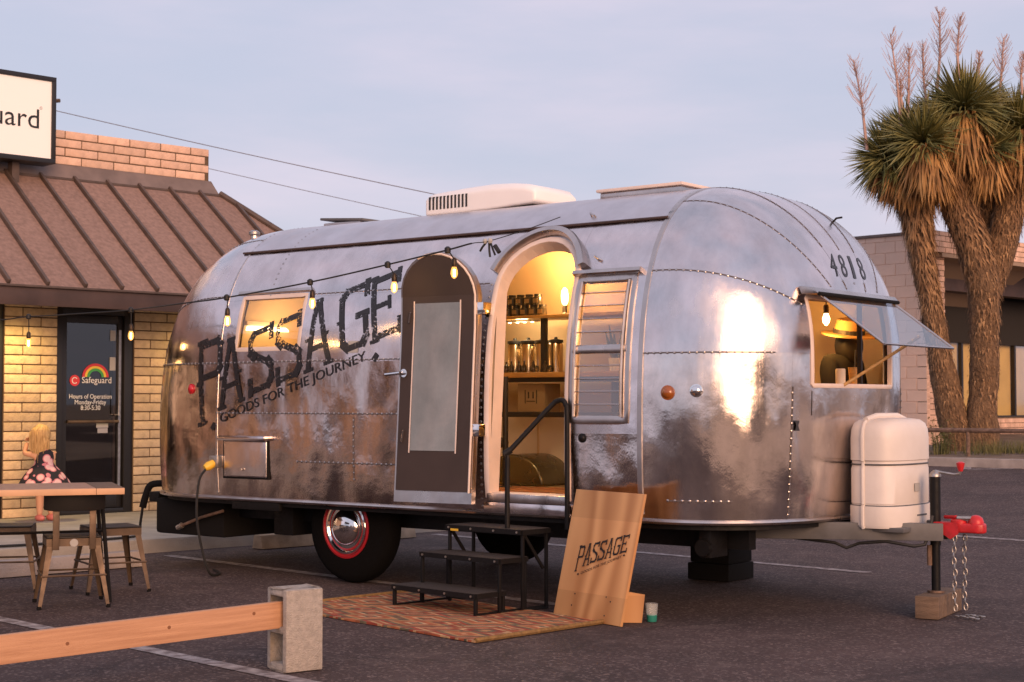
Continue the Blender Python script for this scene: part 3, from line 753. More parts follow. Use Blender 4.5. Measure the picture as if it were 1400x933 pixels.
# end caps
for front in (True, False):
    pc = [0, 58, 122, 180] if front else [0, 62, 118, 180]
    for i in range(3):
        for j, (z0, z1) in enumerate(((ZB, ZBELT),)):
            a0, a1 = rad(pc[i]), rad(pc[i+1])
            rows = [[cap_pt(a, z, front) for a in frange(a0-(.006 if i else 0), a1, .045)] for z in frange(z0, z1+LAP, .06)]
            surface_obj('end_panel', rows, 'alu_polished' if front else 'alu_mirror', trailer, off=.0006*i)
    ac = [0, 24.5, 52, 72, 90, 108, 128, 155.5, 180]
    for i in range(len(ac)-1):
        a0, a1 = rad(ac[i]), rad(ac[i+1])
        rows = [[dome_pt(a, b_, front) for b_ in frange(0, .995, .03)] for a in frange(a0-(.006 if i else 0), a1, .04)]
        surface_obj('dome_panel', rows, 'alu_dull', trailer, off=.002+.0007*(i % 2))
# inner lining
for far in (False, True):
    rows = [[side_pt(x, z, far) for x in frange(XR, 0, .15)] for z in zlist(ZB, 2.40)]
    surface_obj('lining', rows, 'lining', trailer, off=-.05)
rows = [[roof_pt(x, v) for x in frange(XR, 0, .25)] for v in frange(0, 1, .03)]
surface_obj('ceiling_lining', rows, 'lining', trailer, off=-.05)
for front in (True, False):
    rows = [[cap_pt(a, z, front) for a in frange(0, math.pi, .08)] for z in frange(ZB, ZBELT, .08)]
    surface_obj('lining', rows, 'lining', trailer, off=-.05)
    rows = [[dome_pt(a, b_, front) for b_ in frange(0, .995, .05)] for a in frange(0, math.pi, .07)]
    surface_obj('lining', rows, 'lining', trailer, off=-.05)
# floor and belly
def slab(name, mt, z0, z1, inset):
    m = MB(); out = [cap_pt(a, .6, True) for a in frange(0, math.pi, .1)]+[cap_pt(math.pi-a, .6, False) for a in frange(0, math.pi, .1)]
    out = [Vector((lerp(-1.5, p.x, 1-inset/2.3), lerp(W, p.y, 1-inset/1.2), 0)) for p in out]
    m.prism([(p.x, p.y) for p in out], (0, 0, z0), (1, 0, 0), (0, 1, 0), (0, 0, 1), z1-z0); return m.build(name, mt, trailer)
slab('floor', 'interior_floor', .60, .64, .06); slab('belly_pan', 'black_metal', .53, .575, .03)
# lower rub rail round the shell
rail = [side_pt(x, ZB+.01)+Vector((0, -.006, 0)) for x in frange(XR, 0, .3)]+[cap_pt(a, ZB+.01, True)*1+grad(cap_pt(a, ZB+.01, True))*.006 for a in frange(.1, math.pi-.1, .12)]+[side_pt(x, ZB+.01, True)+Vector((0, .006, 0)) for x in reversed(frange(XR, 0, .3))]+[cap_pt(math.pi-a, ZB+.01, False)+grad(cap_pt(math.pi-a, ZB+.01, False))*.006 for a in frange(.1, math.pi-.1, .12)]
MB().tube(rail+[rail[0]], .016, 8).build('rub_rail', 'alu_trim', trailer, smooth=True)
# drip rails along the roof edge
for far in (False, True):
    pts = [side_pt(x, 2.405, far)+grad(side_pt(x, 2.405, far))*.012 for x in frange(XR-.07, 0.0, .2)]
    MB().tube(pts, .009, 6).build('drip_rail', 'fascia_brown', trailer, smooth=True)
# seam strips with rivets
def seam_curve(pts): return pts
seams = []
for x in (0.0,): seams.append([side_pt(x, z) for z in zlist(ZB+.05, 2.405)]+[roof_pt(x, v) for v in frange(0, .5, .03)])
seams.append([side_pt(XR, z) for z in zlist(ZB+.05, 2.40)]); seams.append([side_pt(-3.30, z) for z in zlist(2.06, 2.40)])
seams.append([side_pt(-1.22, z) for z in frange(ZB+.05, 2.05, .1)])
belt_side = [side_pt(x, ZBELT) for x in frange(XR, -1.24, .1)]
seams.append(belt_side); seams.append([side_pt(x, 1.20) for x in frange(XR, -1.24, .1)])
seams.append([side_pt(x, 2.05) for x in frange(-2.86, -1.24, .1)])
seams.append([cap_pt(a, ZBELT, True) for a in frange(0, rad(50), .03)])
seams.append([cap_pt(a, ZBELT, False) for a in frange(0, rad(70), .03)])
for a in (24.5, 52, 72, 90, 108, 128):
    seams.append([p for p in (dome_pt(rad(a), b_) for b_ in frange(0, .97, .02)) if not (FW[0]-.03 < p.y < FW[1]+.03 and p.z < 1.97) and not (.94 < p.y < 1.5 and 2.03 < p.z < 2.22)])
    if a < 100: seams.append([dome_pt(rad(a), b_, False) for b_ in frange(0, .97, .03)])
seams.append([cap_pt(a, .70) for a in frange(rad(8), rad(34), .03)])
seams.append([cap_pt(rad(58), z) for z in frange(ZB+.05, 1.37, .1)]); seams.append([cap_pt(rad(122), z) for z in frange(ZB+.05, 1.37, .1)])
for x in (-2.35, -1.9): seams.append([side_pt(x, z) for z in frange(.75, 1.18, .1)])
seams.append([side_pt(x, .86) for x in frange(-2.9, -1.3, .1)])
rv = MB(); tick = 0
for P in seams:
    acc = 0
    for p, q in zip(P, P[1:]):
        ln = (q-p).length
        if ln > .14: acc = 0; continue
        while acc < ln:
            c = p.lerp(q, acc/ln); n = grad(c); c = c+n*.0082
            u = n.orthogonal().normalized(); v = n.cross(u); r_ = .0095
            ring = [c+(u*math.cos(k*math.pi/3)+v*math.sin(k*math.pi/3))*r_-n*.005 for k in range(6)]
            rv.add(ring+[c+n*.002], [(k, (k+1) % 6, 6) for k in range(6)])
            acc += .045
        acc -= ln
o = rv.build('rivets', 'alu_trim', trailer, smooth=True, kind='stuff')
def strip(P, wd, h, name, mt):
    m = MB(); vs = []
    for i, p in enumerate(P):
        d = (P[min(i+1, len(P)-1)]-P[max(i-1, 0)]).normalized(); n = grad(p); sdv = d.cross(n).normalized()
        for a, hh in ((-wd, 0), (-wd*.8, h), (wd*.8, h), (wd, 0)): vs.append(p+sdv*a+n*hh)
    m.add(vs, [(4*i+k, 4*i+k+1, 4*i+k+5, 4*i+k+4) for i in range(len(P)-1) for k in range(3)])
    return m.build(name, mt, trailer, smooth=True)
for P in seams[4:]:
    run = [P[0]]
    for q in P[1:]+[None]:
        if q is None or (q-run[-1]).length > .14:
            if len(run) > 2: strip(run, .0045, .0048, 'seam_sealant', 'sealant')
            run = []
        if q is not None: run.append(q)
strip(seams[0], .020, .0085, 'seam_strip', 'alu_trim')
far_arch = [roof_pt(0, v) for v in frange(.5, 1, .03)]+[side_pt(0, z, True) for z in reversed(zlist(ZB+.05, 2.40))]
strip(far_arch, .020, .0085, 'seam_strip', 'alu_trim')
strip(seams[1], .012, .0038, 'seam_strip', 'alu_trim')

# ------------------------------------------------------------ painted lettering on the side
def strokes_to_faces(strokes):
    """each stroke: closed 2-d quad or polygon in the unit box"""
    return strokes
def bar(x0, y0, x1, y1, wd):
    d = Vector((x1-x0, y1-y0)); n = Vector((-d.y*1.65, d.x/1.65)).normalized()*wd/2 if False else Vector((-(y1-y0)*1.7, (x1-x0)/1.7))
    # letters are about 1.7 times taller than wide: keep stroke width even after mapping
    dx, dy = x1-x0, (y1-y0)*1.7; l = math.hypot(dx, dy); nx_, ny_ = -dy/l*wd/2, dx/l*wd/2/1.7
    return [(x0+nx_, y0+ny_), (x0-nx_, y0-ny_), (x1-nx_, y1-ny_), (x1+nx_, y1+ny_)]
T = .155
GLY = {
 'P': [bar(.17, -.13, .17, 1.0, T), bar(.02, -.10, .34, -.10, .10), bar(.02, .97, .40, .97, .12), bar(.17, .92, .78, .92, T), bar(.72, .96, .92, .82, .18), bar(.86, .86, .86, .56, T), bar(.92, .58, .72, .46, .18), bar(.80, .49, .17, .49, T*.9), bar(.02, .43, .17, .43, .1)],
 'A': [bar(.14, 0, .50, 1.0, T), bar(.86, 0, .56, 1.0, T), bar(.26, .30, .74, .30, T*.8), bar(.0, .02, .32, .02, .09), bar(.68, .02, 1.0, .02, .09), bar(.36, .97, .68, .97, .10), bar(.10, .45, .30, .45, .08), bar(.74, .45, .90, .45, .08)],
 'S': [bar(.88, .74, .88, 1.0, .16), bar(.86, .92, .30, .92, T), bar(.32, .95, .12, .80, .2), bar(.15, .86, .15, .64, T), bar(.12, .68, .34, .54, .24), bar(.26, .60, .76, .42, T*1.05), bar(.70, .48, .90, .34, .22), bar(.86, .38, .86, .16, T), bar(.90, .20, .68, .05, .2), bar(.72, .08, .14, .08, T), bar(.12, 0, .12, .28, .15)],
 'G': [bar(.90, .74, .90, 1.0, .16), bar(.88, .92, .30, .92, T), bar(.32, .95, .12, .80, .2), bar(.15, .86, .15, .14, T), bar(.12, .20, .34, .05, .2), bar(.28, .08, .74, .08, T), bar(.70, .05, .90, .20, .2), bar(.86, .14, .86, .52, T), bar(.56, .50, .98, .50, .16), bar(.0, .5, .12, .5, .08)],
 'E': [bar(.18, 0, .18, 1.0, T), bar(.02, .03, .30, .03, .09), bar(.02, .97, .30, .97, .09), bar(.18, .92, .92, .92, T), bar(.93, .76, .93, 1.0, .13), bar(.18, .52, .66, .52, T*.8), bar(.66, .42, .66, .62, .10), bar(.18, .08, .94, .08, T), bar(.94, 0, .94, .26, .13)],
}
QUADS = [('P', [(-3.97, 1.161), (-3.659, 1.249), (-3.717, 1.804), (-4.02, 1.725)]), ('A', [(-3.738, 1.213), (-3.446, 1.297), (-3.5, 1.797), (-3.782, 1.72)]),
 ('S', [(-3.42, 1.304), (-3.124, 1.39), (-3.188, 1.874), (-3.473, 1.794)]), ('S', [(-3.133, 1.382), (-2.841, 1.467), (-2.919, 1.953), (-3.198, 1.874)]),
 ('A', [(-2.846, 1.479), (-2.56, 1.563), (-2.658, 2.048), (-2.928, 1.969)]), ('G', [(-2.511, 1.58), (-2.203, 1.67), (-2.323, 2.15), (-2.612, 2.063)]),
 ('E', [(-2.225, 1.666), (-1.93, 1.754), (-2.065, 2.216), (-2.338, 2.13)])]
def bil(q, u, v):
    a = (lerp(q[0][0], q[1][0], u), lerp(q[0][1], q[1][1], u)); b_ = (lerp(q[3][0], q[2][0], u), lerp(q[3][1], q[2][1], u))
    return lerp(a[0], b_[0], v), lerp(a[1], b_[1], v)
from mathutils.geometry import delaunay_2d_cdt
def finer(vs, fs, size):
    """split flat lettering until no edge is longer than size, so that it can follow a curved skin"""
    bm = bmesh.new(); bv = [bm.verts.new((x, y, 0)) for x, y in vs]
    for f in fs:
        try: bm.faces.new([bv[i] for i in f])
        except ValueError: pass
    bmesh.ops.triangulate(bm, faces=bm.faces)
    for _ in range(4):
        es = [e for e in bm.edges if e.calc_length() > size]
        if not es: break
        bmesh.ops.subdivide_edges(bm, edges=es, cuts=1); bmesh.ops.triangulate(bm, faces=bm.faces)
    bm.verts.index_update(); r = [(v.co.x, v.co.y) for v in bm.verts], [tuple(v.index for v in f.verts) for f in bm.faces]; bm.free(); return r
def union_glyph(polys):
    """merge overlapping strokes into one flat sheet of triangles"""
    vs, fs = [], []
    for p in polys:
        ar = sum(p[i][0]*p[(i+1) % len(p)][1]-p[(i+1) % len(p)][0]*p[i][1] for i in range(len(p)))
        if ar < 0: p = p[::-1]
        k_ = len(vs); vs += [Vector(q) for q in p]; fs.append(list(range(k_, k_+len(p))))
    r = delaunay_2d_cdt(vs, [], fs, 1, 1e-5)
    return [tuple(v) for v in r[0]], [tuple(f) for f, src in zip(r[2], r[5]) if src]
LOFF = .0058
for ch, q in QUADS:
    vs, fs = union_glyph(GLY[ch]); vs, fs = finer(vs, fs, .14)
    P3 = []
    for u, v in vs:
        x, z = bil(q, u, v); p = side_pt(x, z); P3.append(p+grad(p)*LOFF)
    MB().add(P3, fs).build('painted_letter', 'letter_worn', trailer)
def map_text(name, s, q, mt, parent, fn):
    vs, fs, (x0, x1, y0, y1) = text_mesh(s); vs, fs = finer(vs, fs, .25)
    return MB().add([fn(*bil(q, (x-x0)/(x1-x0), (y-y0)/(y1-y0))) for x, y in vs], fs).build(name, mt, parent)
fside = lambda x, z: side_pt(x, z)+grad(side_pt(x, z))*LOFF
map_text('painted_words', 'GOODS FOR THE JOURNEY', [(-3.70, 1.105), (-2.245, 1.545), (-2.262, 1.632), (-3.718, 1.192)], 'letter_black', trailer, fside)
for x, z in ((-3.784, 1.10), (-2.163, 1.585)):
    MB().add([fside(x+a, z+b_) for a, b_ in ((-.033, -.01), (0, -.035), (.033, .01), (0, .035))], [(0, 1, 2, 3)]).build('painted_diamond', 'letter_black', trailer)
FOFF = [.0048]
def ffront(y, z):
    lo, hi = .2, 1.0
    for _ in range(30):
        mid = (lo+hi)/2
        if Fi((mid, y, z)) < 0: lo = mid
        else: hi = mid
    p = Vector((hi, y, z)); return p+grad(p)*FOFF[0]
for s_, y in (('4', .965), ('8', 1.09), ('1', 1.235), ('8', 1.355)):
    wd = .072 if s_ != '1' else .034
    map_text('painted_number', s_, [(y, 2.055), (y+wd, 2.051), (y+wd+.05, 2.20), (y+.05, 2.204)], 'letter_black', trailer, ffront)

# ------------------------------------------------------------ trailer windows
def ribbon(P, wd, h, name, mt, parent, close=False, lift=0.):
    """flat bar of half-width wd standing h proud of the skin, along surface points P"""
    m = MB(); vs = []; n_ = len(P)
    for i, p in enumerate(P):
        a = P[(i-1) % n_] if close else P[max(i-1, 0)]; c = P[(i+1) % n_] if close else P[min(i+1, n_-1)]
        d = (c-a).normalized(); n = grad(p); sdv = d.cross(n).normalized(); p = p+n*lift
        for q, hh in ((-wd, -.02), (-wd, h*.7), (-wd*.7, h), (wd*.7, h), (wd, h*.7), (wd, -.02)): vs.append(p+sdv*q+n*hh)
    rng = range(n_ if close else n_-1)
    m.add(vs, [(6*i+k, 6*i+k+1, 6*((i+1) % n_)+k+1, 6*((i+1) % n_)+k) for i in rng for k in range(5)])
    if not close: m.f += [(5, 4, 3, 2, 1, 0), tuple(6*(n_-1)+k for k in range(6))]
    return m.build(name, mt, parent, smooth=True)
def loop_xz(x0, x1, z0, z1, st=.06):
    return [side_pt(x, z0) for x in frange(x0, x1, st)]+[side_pt(x1, z) for z in frange(z0, z1, st)][1:]+[side_pt(x, z1) for x in reversed(frange(x0, x1, st))][1:]+[side_pt(x0, z) for z in reversed(frange(z0, z1, st))][1:-1]
def pane_xz(x0, x1, z0, z1, mt, parent, off, name='pane'):
    return surface_obj(name, [[side_pt(x, z) for x in frange(x0, x1, .1)] for z in frange(z0, z1, .06)], mt, parent, off=off, cuts=[])
w1 = ribbon(loop_xz(*W1), .016, .0042, 'rear_side_window', 'cream_trim', trailer, close=True)
pane_xz(*W1, 'window_glass', w1, -.006)
ribbon([side_pt(x, W1[3]+.035) for x in frange(W1[0]-.06, W1[1]+.04, .08)]+[side_pt(W1[1]+.055, z) for z in (W1[3]+.02, W1[3]-.03)], .014, .02, 'window_hood', 'alu_trim', w1)
w2 = ribbon(loop_xz(*W2), .026, .014, 'louvre_window', 'alu_trim', trailer, close=True)
ribbon([side_pt(x, 1.60) for x in frange(W2[0], W2[1], .1)], .024, .016, 'mid_bar', 'alu_trim', w2)
ribbon([side_pt(x, W2[3]+.03) for x in frange(W2[0]-.05, W2[1]+.05, .08)], .016, .045, 'window_hood', 'alu_trim', w2)
for (za, zb, n) in ((1.625, 2.03, 5), (1.185, 1.578, 5)):
    for k in range(n):
        z0 = lerp(za, zb, k/n); z1 = lerp(za, zb, (k+1)/n)+.008
        p0, p1 = side_pt(-.48, z0), side_pt(-.12, z0); q0, q1 = side_pt(-.48, z1), side_pt(-.12, z1)
        MB().add([p0+Vector((0, -.003, 0)), p1+Vector((0, -.003, 0)), q1+Vector((0, .001, 0)), q0+Vector((0, .001, 0))], [(0, 1, 2, 3)]).build('glass_slat', 'louvre_glass', w2)
        MB().tube([p0+Vector((.0, -.005, 0)), p1+Vector((0, -.005, 0))], .0028, 5).build('slat_edge', 'alu_trim', w2)
for x in (-.475, -.125): MB().tube([side_pt(x, z)+Vector((0, -.022, 0)) for z in frange(1.19, 2.02, .08)], .010, 6).build('lever_bar', 'alu_trim', w2)
# front window with a top-hung pane propped open
def fpt(y, z, off=0.):
    p = ffront(y, z); return p+Vector((off, 0, 0))
FXP = .852
FOFF[0] = 0.
fl_ = [ffront(y, FW[2]-.008) for y in frange(FW[0], FW[1], .1)]+[ffront(FW[1]+.008, z) for z in frange(FW[2], FW[3], .1)]+[ffront(y, FW[3]+.008) for y in reversed(frange(FW[0], FW[1], .1))]+[ffront(FW[0]-.008, z) for z in reversed(frange(FW[2], FW[3], .1))]
fwr = ribbon(fl_, .013, .008, 'front_window', 'cream_trim', trailer, close=True)
box_part('mullion', 'black_frame', fwr, .80, .83, 1.245, 1.262, FW[2], FW[3], None, .002)
hood = MB(); hp = [(FXP-.10, FW[3]+.07), (FXP+.005, FW[3]+.058), (FXP+.03, FW[3]+.03), (FXP+.028, FW[3]+.018), (FXP-.08, FW[3]+.02)]
hood.prism(hp, (0, FW[0]-.06, 0), (1, 0, 0), (0, 0, 1), (0, 1, 0), FW[1]-FW[0]+.12)
hood.build('window_hood', 'alu_trim', fwr, bev=.006)
MB().tube([(FXP+.03, FW[0]-.05, FW[3]+.02), (FXP+.03, FW[1]+.05, FW[3]+.02)], .012, 8).build('hood_seal', 'black_rubber', fwr)
AX0, AZ0, AX1, AZ1 = FXP+.02, FW[3]+.012, 1.27, 1.615
AY0, AY1 = FW[0]+.0, FW[1]+.0
aw = MB().add([(AX0, AY0, AZ0), (AX0, AY1, AZ0), (AX1, AY1, AZ1), (AX1, AY0, AZ1)], [(0, 1, 2, 3)]).build('awning_pane', 'awning_glass', fwr)
for p, q in (((AX0, AY0, AZ0), (AX1, AY0, AZ1)), ((AX1, AY0, AZ1), (AX1, AY1, AZ1)), ((AX1, AY1, AZ1), (AX0, AY1, AZ0))):
    MB().tube([p, q], .0075, 6).build('pane_edge', 'alu_trim', aw)
MB().tube([(1.14, 1.42, 1.685), (FXP+.01, .93, FW[2]-.005)], .010, 8).build('prop_stick', 'counter_wood', aw)
# wide flat apron panel under the front window
FOFF[0] = .003
MB().add([ffront(y, z)+Vector((.001, 0, 0)) for z in frange(1.20, 1.345, .05) for y in frange(.62, 1.62, .1)], [(j*11+i, j*11+i+1, (j+1)*11+i+1, (j+1)*11+i) for j in range(len(frange(1.20, 1.345, .05))-1) for i in range(10)]).build('apron_panel', 'alu_polished', trailer, smooth=True)

# ------------------------------------------------------------ trailer door and doorway
jam = MB(); n_ = len(door_poly); vs = []
for (x, z) in door_poly:
    p = side_pt(x, z); n = grad(p); vs += [p+n*.010, p-n*.09]
jam.add(vs, [(2*i, 2*i+1, 2*((i+1) % n_)+1, 2*((i+1) % n_)) for i in range(n_)])
jam.build('door_jamb', 'cream_trim', trailer)
def scaled(poly, k):
    cx, cz = sum(p[0] for p in poly)/len(poly), 1.5
    return [(cx+(x-cx)*(1+k/.3), cz+(z-cz)*(1+k/.85)) for x, z in poly]
arch = scaled(door_poly, .016)
dense = []
for i in range(len(arch)):
    a, b_ = Vector(arch[i]), Vector(arch[(i+1) % len(arch)])
    n = max(1, int((b_-a).length/.1)); dense += [a.lerp(b_, k/n) for k in range(n)]
ribbon([side_pt(p[0], p[1]) for p in dense], .020, .012, 'door_frame', 'cream_trim', trailer, close=True)
eye = [side_pt(lerp(DX0, DX1, .5)+.37*math.cos(a), 2.00+.36*math.sin(a)) for a in frange(rad(150), rad(30), -.0) or [0]] if False else [side_pt(lerp(DX0, DX1, .5)+.375*math.cos(rad(a)), 1.99+.375*math.sin(rad(a))) for a in range(160, 19, -7)]
ribbon(eye, .026, .055, 'door_eyebrow', 'alu_trim', trailer)
box_part('threshold', 'alu_trim', trailer, DX0-.01, DX1+.01, -.012, .10, .645, .70, None, .006)
box_part('entry_plate', 'alu_dull', trailer, DX0-.03, DX1+.03, -.016, .012, .575, .643, None, .004)
# the open door leaf, swung back against the side
DW = .60; GA = rad(7.4)
def dyh(z): return -.104+.07*min(max((z-.64)/1.2, -.05), 1.0)-(.03*max(0, z-1.95)/.2)
def dpnt(u, z, h=0.):     # u from hinge towards the rear, h outwards from the inner face
    return Vector((-1.215-u*math.cos(GA)-h*math.sin(GA), dyh(z)-u*math.sin(GA)-h*math.cos(GA)*1.0, z))
def door_shape(inset, z0):
    hw = DW/2-inset; pts = [(DW/2-hw, z0), (DW/2+hw, z0)]
    for k in range(6): pts.append((DW/2+hw, lerp(z0, 1.97, (k+1)/6)))
    for k in range(1, 14): pts.append((DW/2+hw*math.cos(math.pi*k/14), 1.97+(.285-inset)*math.sin(math.pi*k/14)))
    for k in range(6): pts.append((DW/2-hw, lerp(1.97, z0, k/6)))
    return pts
def door_sheet(name, mt, parent, inset, z0, h0, h1, bev=0.):
    p = door_shape(inset, z0); m = MB(); n = len(p)
    cz = [(DW/2, lerp(z0, 2.1, k/8)) for k in range(9)]
    a = [dpnt(u, z, h0) for u, z in p]; b_ = [dpnt(u, z, h1) for u, z in p]
    m.add(a+b_, [(i, (i+1) % n, n+(i+1) % n, n+i) for i in range(n)])
    # faces as horizontal rungs so the sheet keeps its curve
    half = n
    left = [i for i in range(n) if p[i][0] < DW/2-1e-6]; right = [i for i in range(n) if p[i][0] > DW/2+1e-6]
    right.sort(key=lambda i: p[i][1]); left.sort(key=lambda i: p[i][1])
    top = [i for i in range(n) if abs(p[i][0]-DW/2) < 1e-6]
    for off_, fl in ((0, 1), (n, 0)):
        for k in range(len(right)-1):
            q = (left[k]+off_, right[k]+off_, right[k+1]+off_, left[k+1]+off_); m.f.append(q if not fl else q[::-1])
        q = (left[-1]+off_, right[-1]+off_, top[0]+off_); m.f.append(q)
    return m.build(name, mt, parent, bev=bev)
door = door_sheet('entry_door', 'alu_trim', trailer, 0, .63, -.035, 0.0)
door_sheet('inner_panel', 'door_inner', door, .022, .705, .0005, .012)
dp = [(u, z) for u, z in door_shape(.012, .70)]
MB().tube([dpnt(u, z, .012) for u, z in dp[12:]+dp[:1]], .0075, 6).build('door_gasket', 'cream_trim', door, smooth=True)
def door_quad(name, mt, u0, u1, z0, z1, h):
    zz = frange(z0, z1, .12); m = MB()
    m.add([dpnt(u, z, h) for z in zz for u in (u0, u1)], [(2*i, 2*i+1, 2*i+3, 2*i+2) for i in range(len(zz)-1)]); return m.build(name, mt, door, smooth=True)
door_quad('door_window', 'mirror_dark', .125, .475, .965, 1.925, .016)
for (u0, u1, z0, z1) in ((.115, .125, .95, 1.94), (.475, .485, .95, 1.94)): door_quad('window_trim', 'cream_trim', u0, u1, z0, z1, .018)
MB().tube([dpnt(.555, 1.47, .012), dpnt(.555, 1.47, .05), dpnt(.60, 1.465, .055), dpnt(.66, 1.46, .055)], .011, 8).build('handle', 'chrome', door)
MB().lathe([(.028, 0), (.028, .01)], dpnt(.545, 1.47, .012), (0, -1, 0), 12).build('handle_plate', 'chrome', door)
for z in (1.10, 1.88): box_part('hinge', 'chrome', door, -1.235, -1.165, dyh(z)-.012, dyh(z)+.10, z-.04, z+.04, None, .006)
MB().tube([dpnt(.54, 1.02, .02), dpnt(.52, 1.10, .03)], .007, 6).build('latch', 'chrome', door)
MB().tube([dpnt(.52, 1.80, .02), dpnt(.50, 1.87, .03)], .007, 6).build('latch', 'chrome', door)

# ------------------------------------------------------------ roof gear
ac = MB(); sec = []
ACY0, ACY1 = .86, 1.36
prof = [(-2.46, 2.65, 2.805), (-2.40, 2.65, 2.818), (-2.1, 2.65, 2.835), (-1.85, 2.655, 2.842), (-1.66, 2.665, 2.832), (-1.55, 2.67, 2.818), (-1.47, 2.675, 2.795), (-1.44, 2.685, 2.765)]
for x, z0, z1 in prof:
    yi = .03
    sec.append([(x, ACY0, z0), (x, ACY0, lerp(z0, z1, .75)), (x, ACY0+.05, z1), (x, ACY1-.05, z1), (x, ACY1, lerp(z0, z1, .75)), (x, ACY1, z0)])
vs = [p for s_ in sec for p in s_]; nn = 6
ac.add(vs, [(i*nn+k, i*nn+(k+1) % nn, (i+1)*nn+(k+1) % nn, (i+1)*nn+k) for i in range(len(sec)-1) for k in range(nn)]+[tuple(range(nn))[::-1], tuple((len(sec)-1)*nn+k for k in range(nn))])
aco = ac.build('roof_air_conditioner', 'ac_plastic', trailer, bev=.02, seg=3)
for k in range(11):
    x = -2.42+k*.035; box_part('vent_slot', 'ac_dark', aco, x, x+.016, ACY0-.003, ACY0+.05, 2.69, 2.785, None, 0)
box_part('mounting_base', 'ac_dark', aco, -2.36, -1.5, .92, 1.30, 2.63, 2.67, None, 0)
v1 = box_part('roof_vent', 'alu_trim', trailer, -3.60, -3.20, .95, 1.45, 2.64, 2.685, None, .01)
mm = Matrix.Translation((-3.62, 1.2, 2.715)) @ Matrix.Rotation(rad(4), 4, 'Y')
MB().box(0, .46, -.27, .27, -.008, .012, mm).build('vent_lid', 'frame_grey', v1, bev=.006)
v2 = box_part('roof_vent', 'alu_trim', trailer, -.86, -.22, .82, 1.40, 2.63, 2.683, None, .012)
box_part('vent_lid', 'cream_trim', v2, -.88, -.20, .80, 1.42, 2.684, 2.706, None, .008)
MB().tube([(-4.12, .70, 2.45), (-4.12, .70, 2.60)], [.03, .03], 10).build('plumbing_vent', 'alu_trim', trailer)
MB().lathe([(.03, 0), (.045, .01), (.045, .03), (.02, .045)], (-4.12, .70, 2.60), (0, 0, 1), 12).build('vent_cap', 'galvanised', trailer, smooth=True)
MB().tube([(.50, 1.5, 2.44), (.54, 1.5, 2.475), (.58, 1.5, 2.478)], .007, 6).build('marker_bracket', 'black_metal', trailer)
# hook on the roof and small grab near the window
for px_, pz in ((-.62, 2.465), (-.42, 2.17)):
    p = side_pt(px_, pz); n = grad(p); MB().tube([p, p+n*.03, p+n*.035+Vector((.03, 0, -.02)), p+n*.015+Vector((.04, 0, -.02))], .007, 6).build('roof_hook', 'alu_trim', trailer, smooth=True)
# ------------------------------------------------------------ side fittings
bx_ = MB().box(-3.655, -3.20, -.018, .012, .735, 1.0).build('access_hatch', 'alu_dull', trailer, bev=.012, seg=3)
MB().box(-3.668, -3.187, -.0075, .012, .722, 1.0).build('hatch_gasket', 'black_rubber', bx_)
MB().box(-3.68, -3.18, -.06, .012, 1.0, 1.035).build('hatch_hood', 'alu_dull', bx_, bev=.012)
MB().lathe([(.010, 0), (.010, .006)], (-3.45, -.028, .79), (0, -1, 0), 8).build('hatch_screw', 'bolt', bx_)
pl = MB().box(-3.78, -3.69, -.05, .01, .80, .885).build('power_inlet', 'galvanised', trailer, bev=.008)
MB().lathe([(.030, 0), (.034, .05), (.022, .08)], (-3.735, -.04, .83), (-.3, -1, -.5), 12).build('yellow_plug', 'plug_yellow', pl, smooth=True)
for (x, z, mt, nm, r_) in ((.189, 1.334, 'amber', 'marker_lamp', .034), (-4.054, 1.38, 'red_lens', 'tail_lamp', .03), (.36, 1.345, 'chrome', 'round_lock', .03), (-.42, 1.06, 'black_metal', 'round_badge', .022)):
    p = side_pt(x, z); n = grad(p)
    o = MB().lathe([(r_*1.3, 0), (r_*1.3, .006), (r_, .008), (r_*.85, .008+r_*.28), (r_*.4, .008+r_*.45), (r_*.02, .008+r_*.5)], p, n, 16).build(nm, mt, trailer, smooth=True)
MB().add([fside(-2.40+a, 1.665+b_) for a, b_ in ((-.03, -.045), (.07, -.045), (.07, .035), (-.03, .035))], [(0, 1, 2, 3)]).build('small_sticker', 'flyer', trailer)
p = cap_pt(rad(60), 1.14); MB().add([p+grad(p)*.009+Vector((0, a, b_)) for a, b_ in ((-.03, -.03), (.03, -.03), (.012, 0), (.03, .03), (-.03, .03), (-.012, 0))], [(0, 1, 2, 3, 4, 5)]).build('small_emblem', 'letter_black', trailer)
# ------------------------------------------------------------ wheels, tongue, jacks
for wy, sgn in ((.31, -1), (2.12, 1)):
    c = Vector((-2.625, wy, .40)); axis = (0, sgn, 0)
    wh = MB().lathe([(.21, -.08), (.34, -.08), (.38, -.065), (.396, -.035), (.396, .03), (.38, .065), (.34, .085), (.225, .10), (.21, .08)], c, axis, 40).build('wheel', 'tyre', trailer, smooth=True)
    MB().lathe([(.222, .082), (.222, .104), (.208, .108), (.20, .09)], c, axis, 40).build('rim', 'rim_red', wh, smooth=True)
    MB().lathe([(.201, .088), (.190, .104), (.176, .106), (.165, .094)], c, axis, 40).build('trim_ring', 'chrome', wh, smooth=True)
    MB().lathe([(.168, .09), (.160, .098), (.135, .085), (.12, .085)], c, axis, 40).build('disc', 'rim_red', wh, smooth=True)
    MB().lathe([(.132, .08), (.130, .10), (.115, .125), (.08, .142), (.04, .15), (.005, .152)], c, axis, 32).build('hubcap', 'chrome', wh, smooth=True)
MB().tube([(-2.625, .3, .40), (-2.625, 2.1, .40)], .04, 10).build('axle', 'black_metal', trailer)
for y in (.45, 1.98): box_part('chassis_rail', 'black_metal', trailer, -4.6, .5, y-.04, y+.04, .40, .53, None, 0)
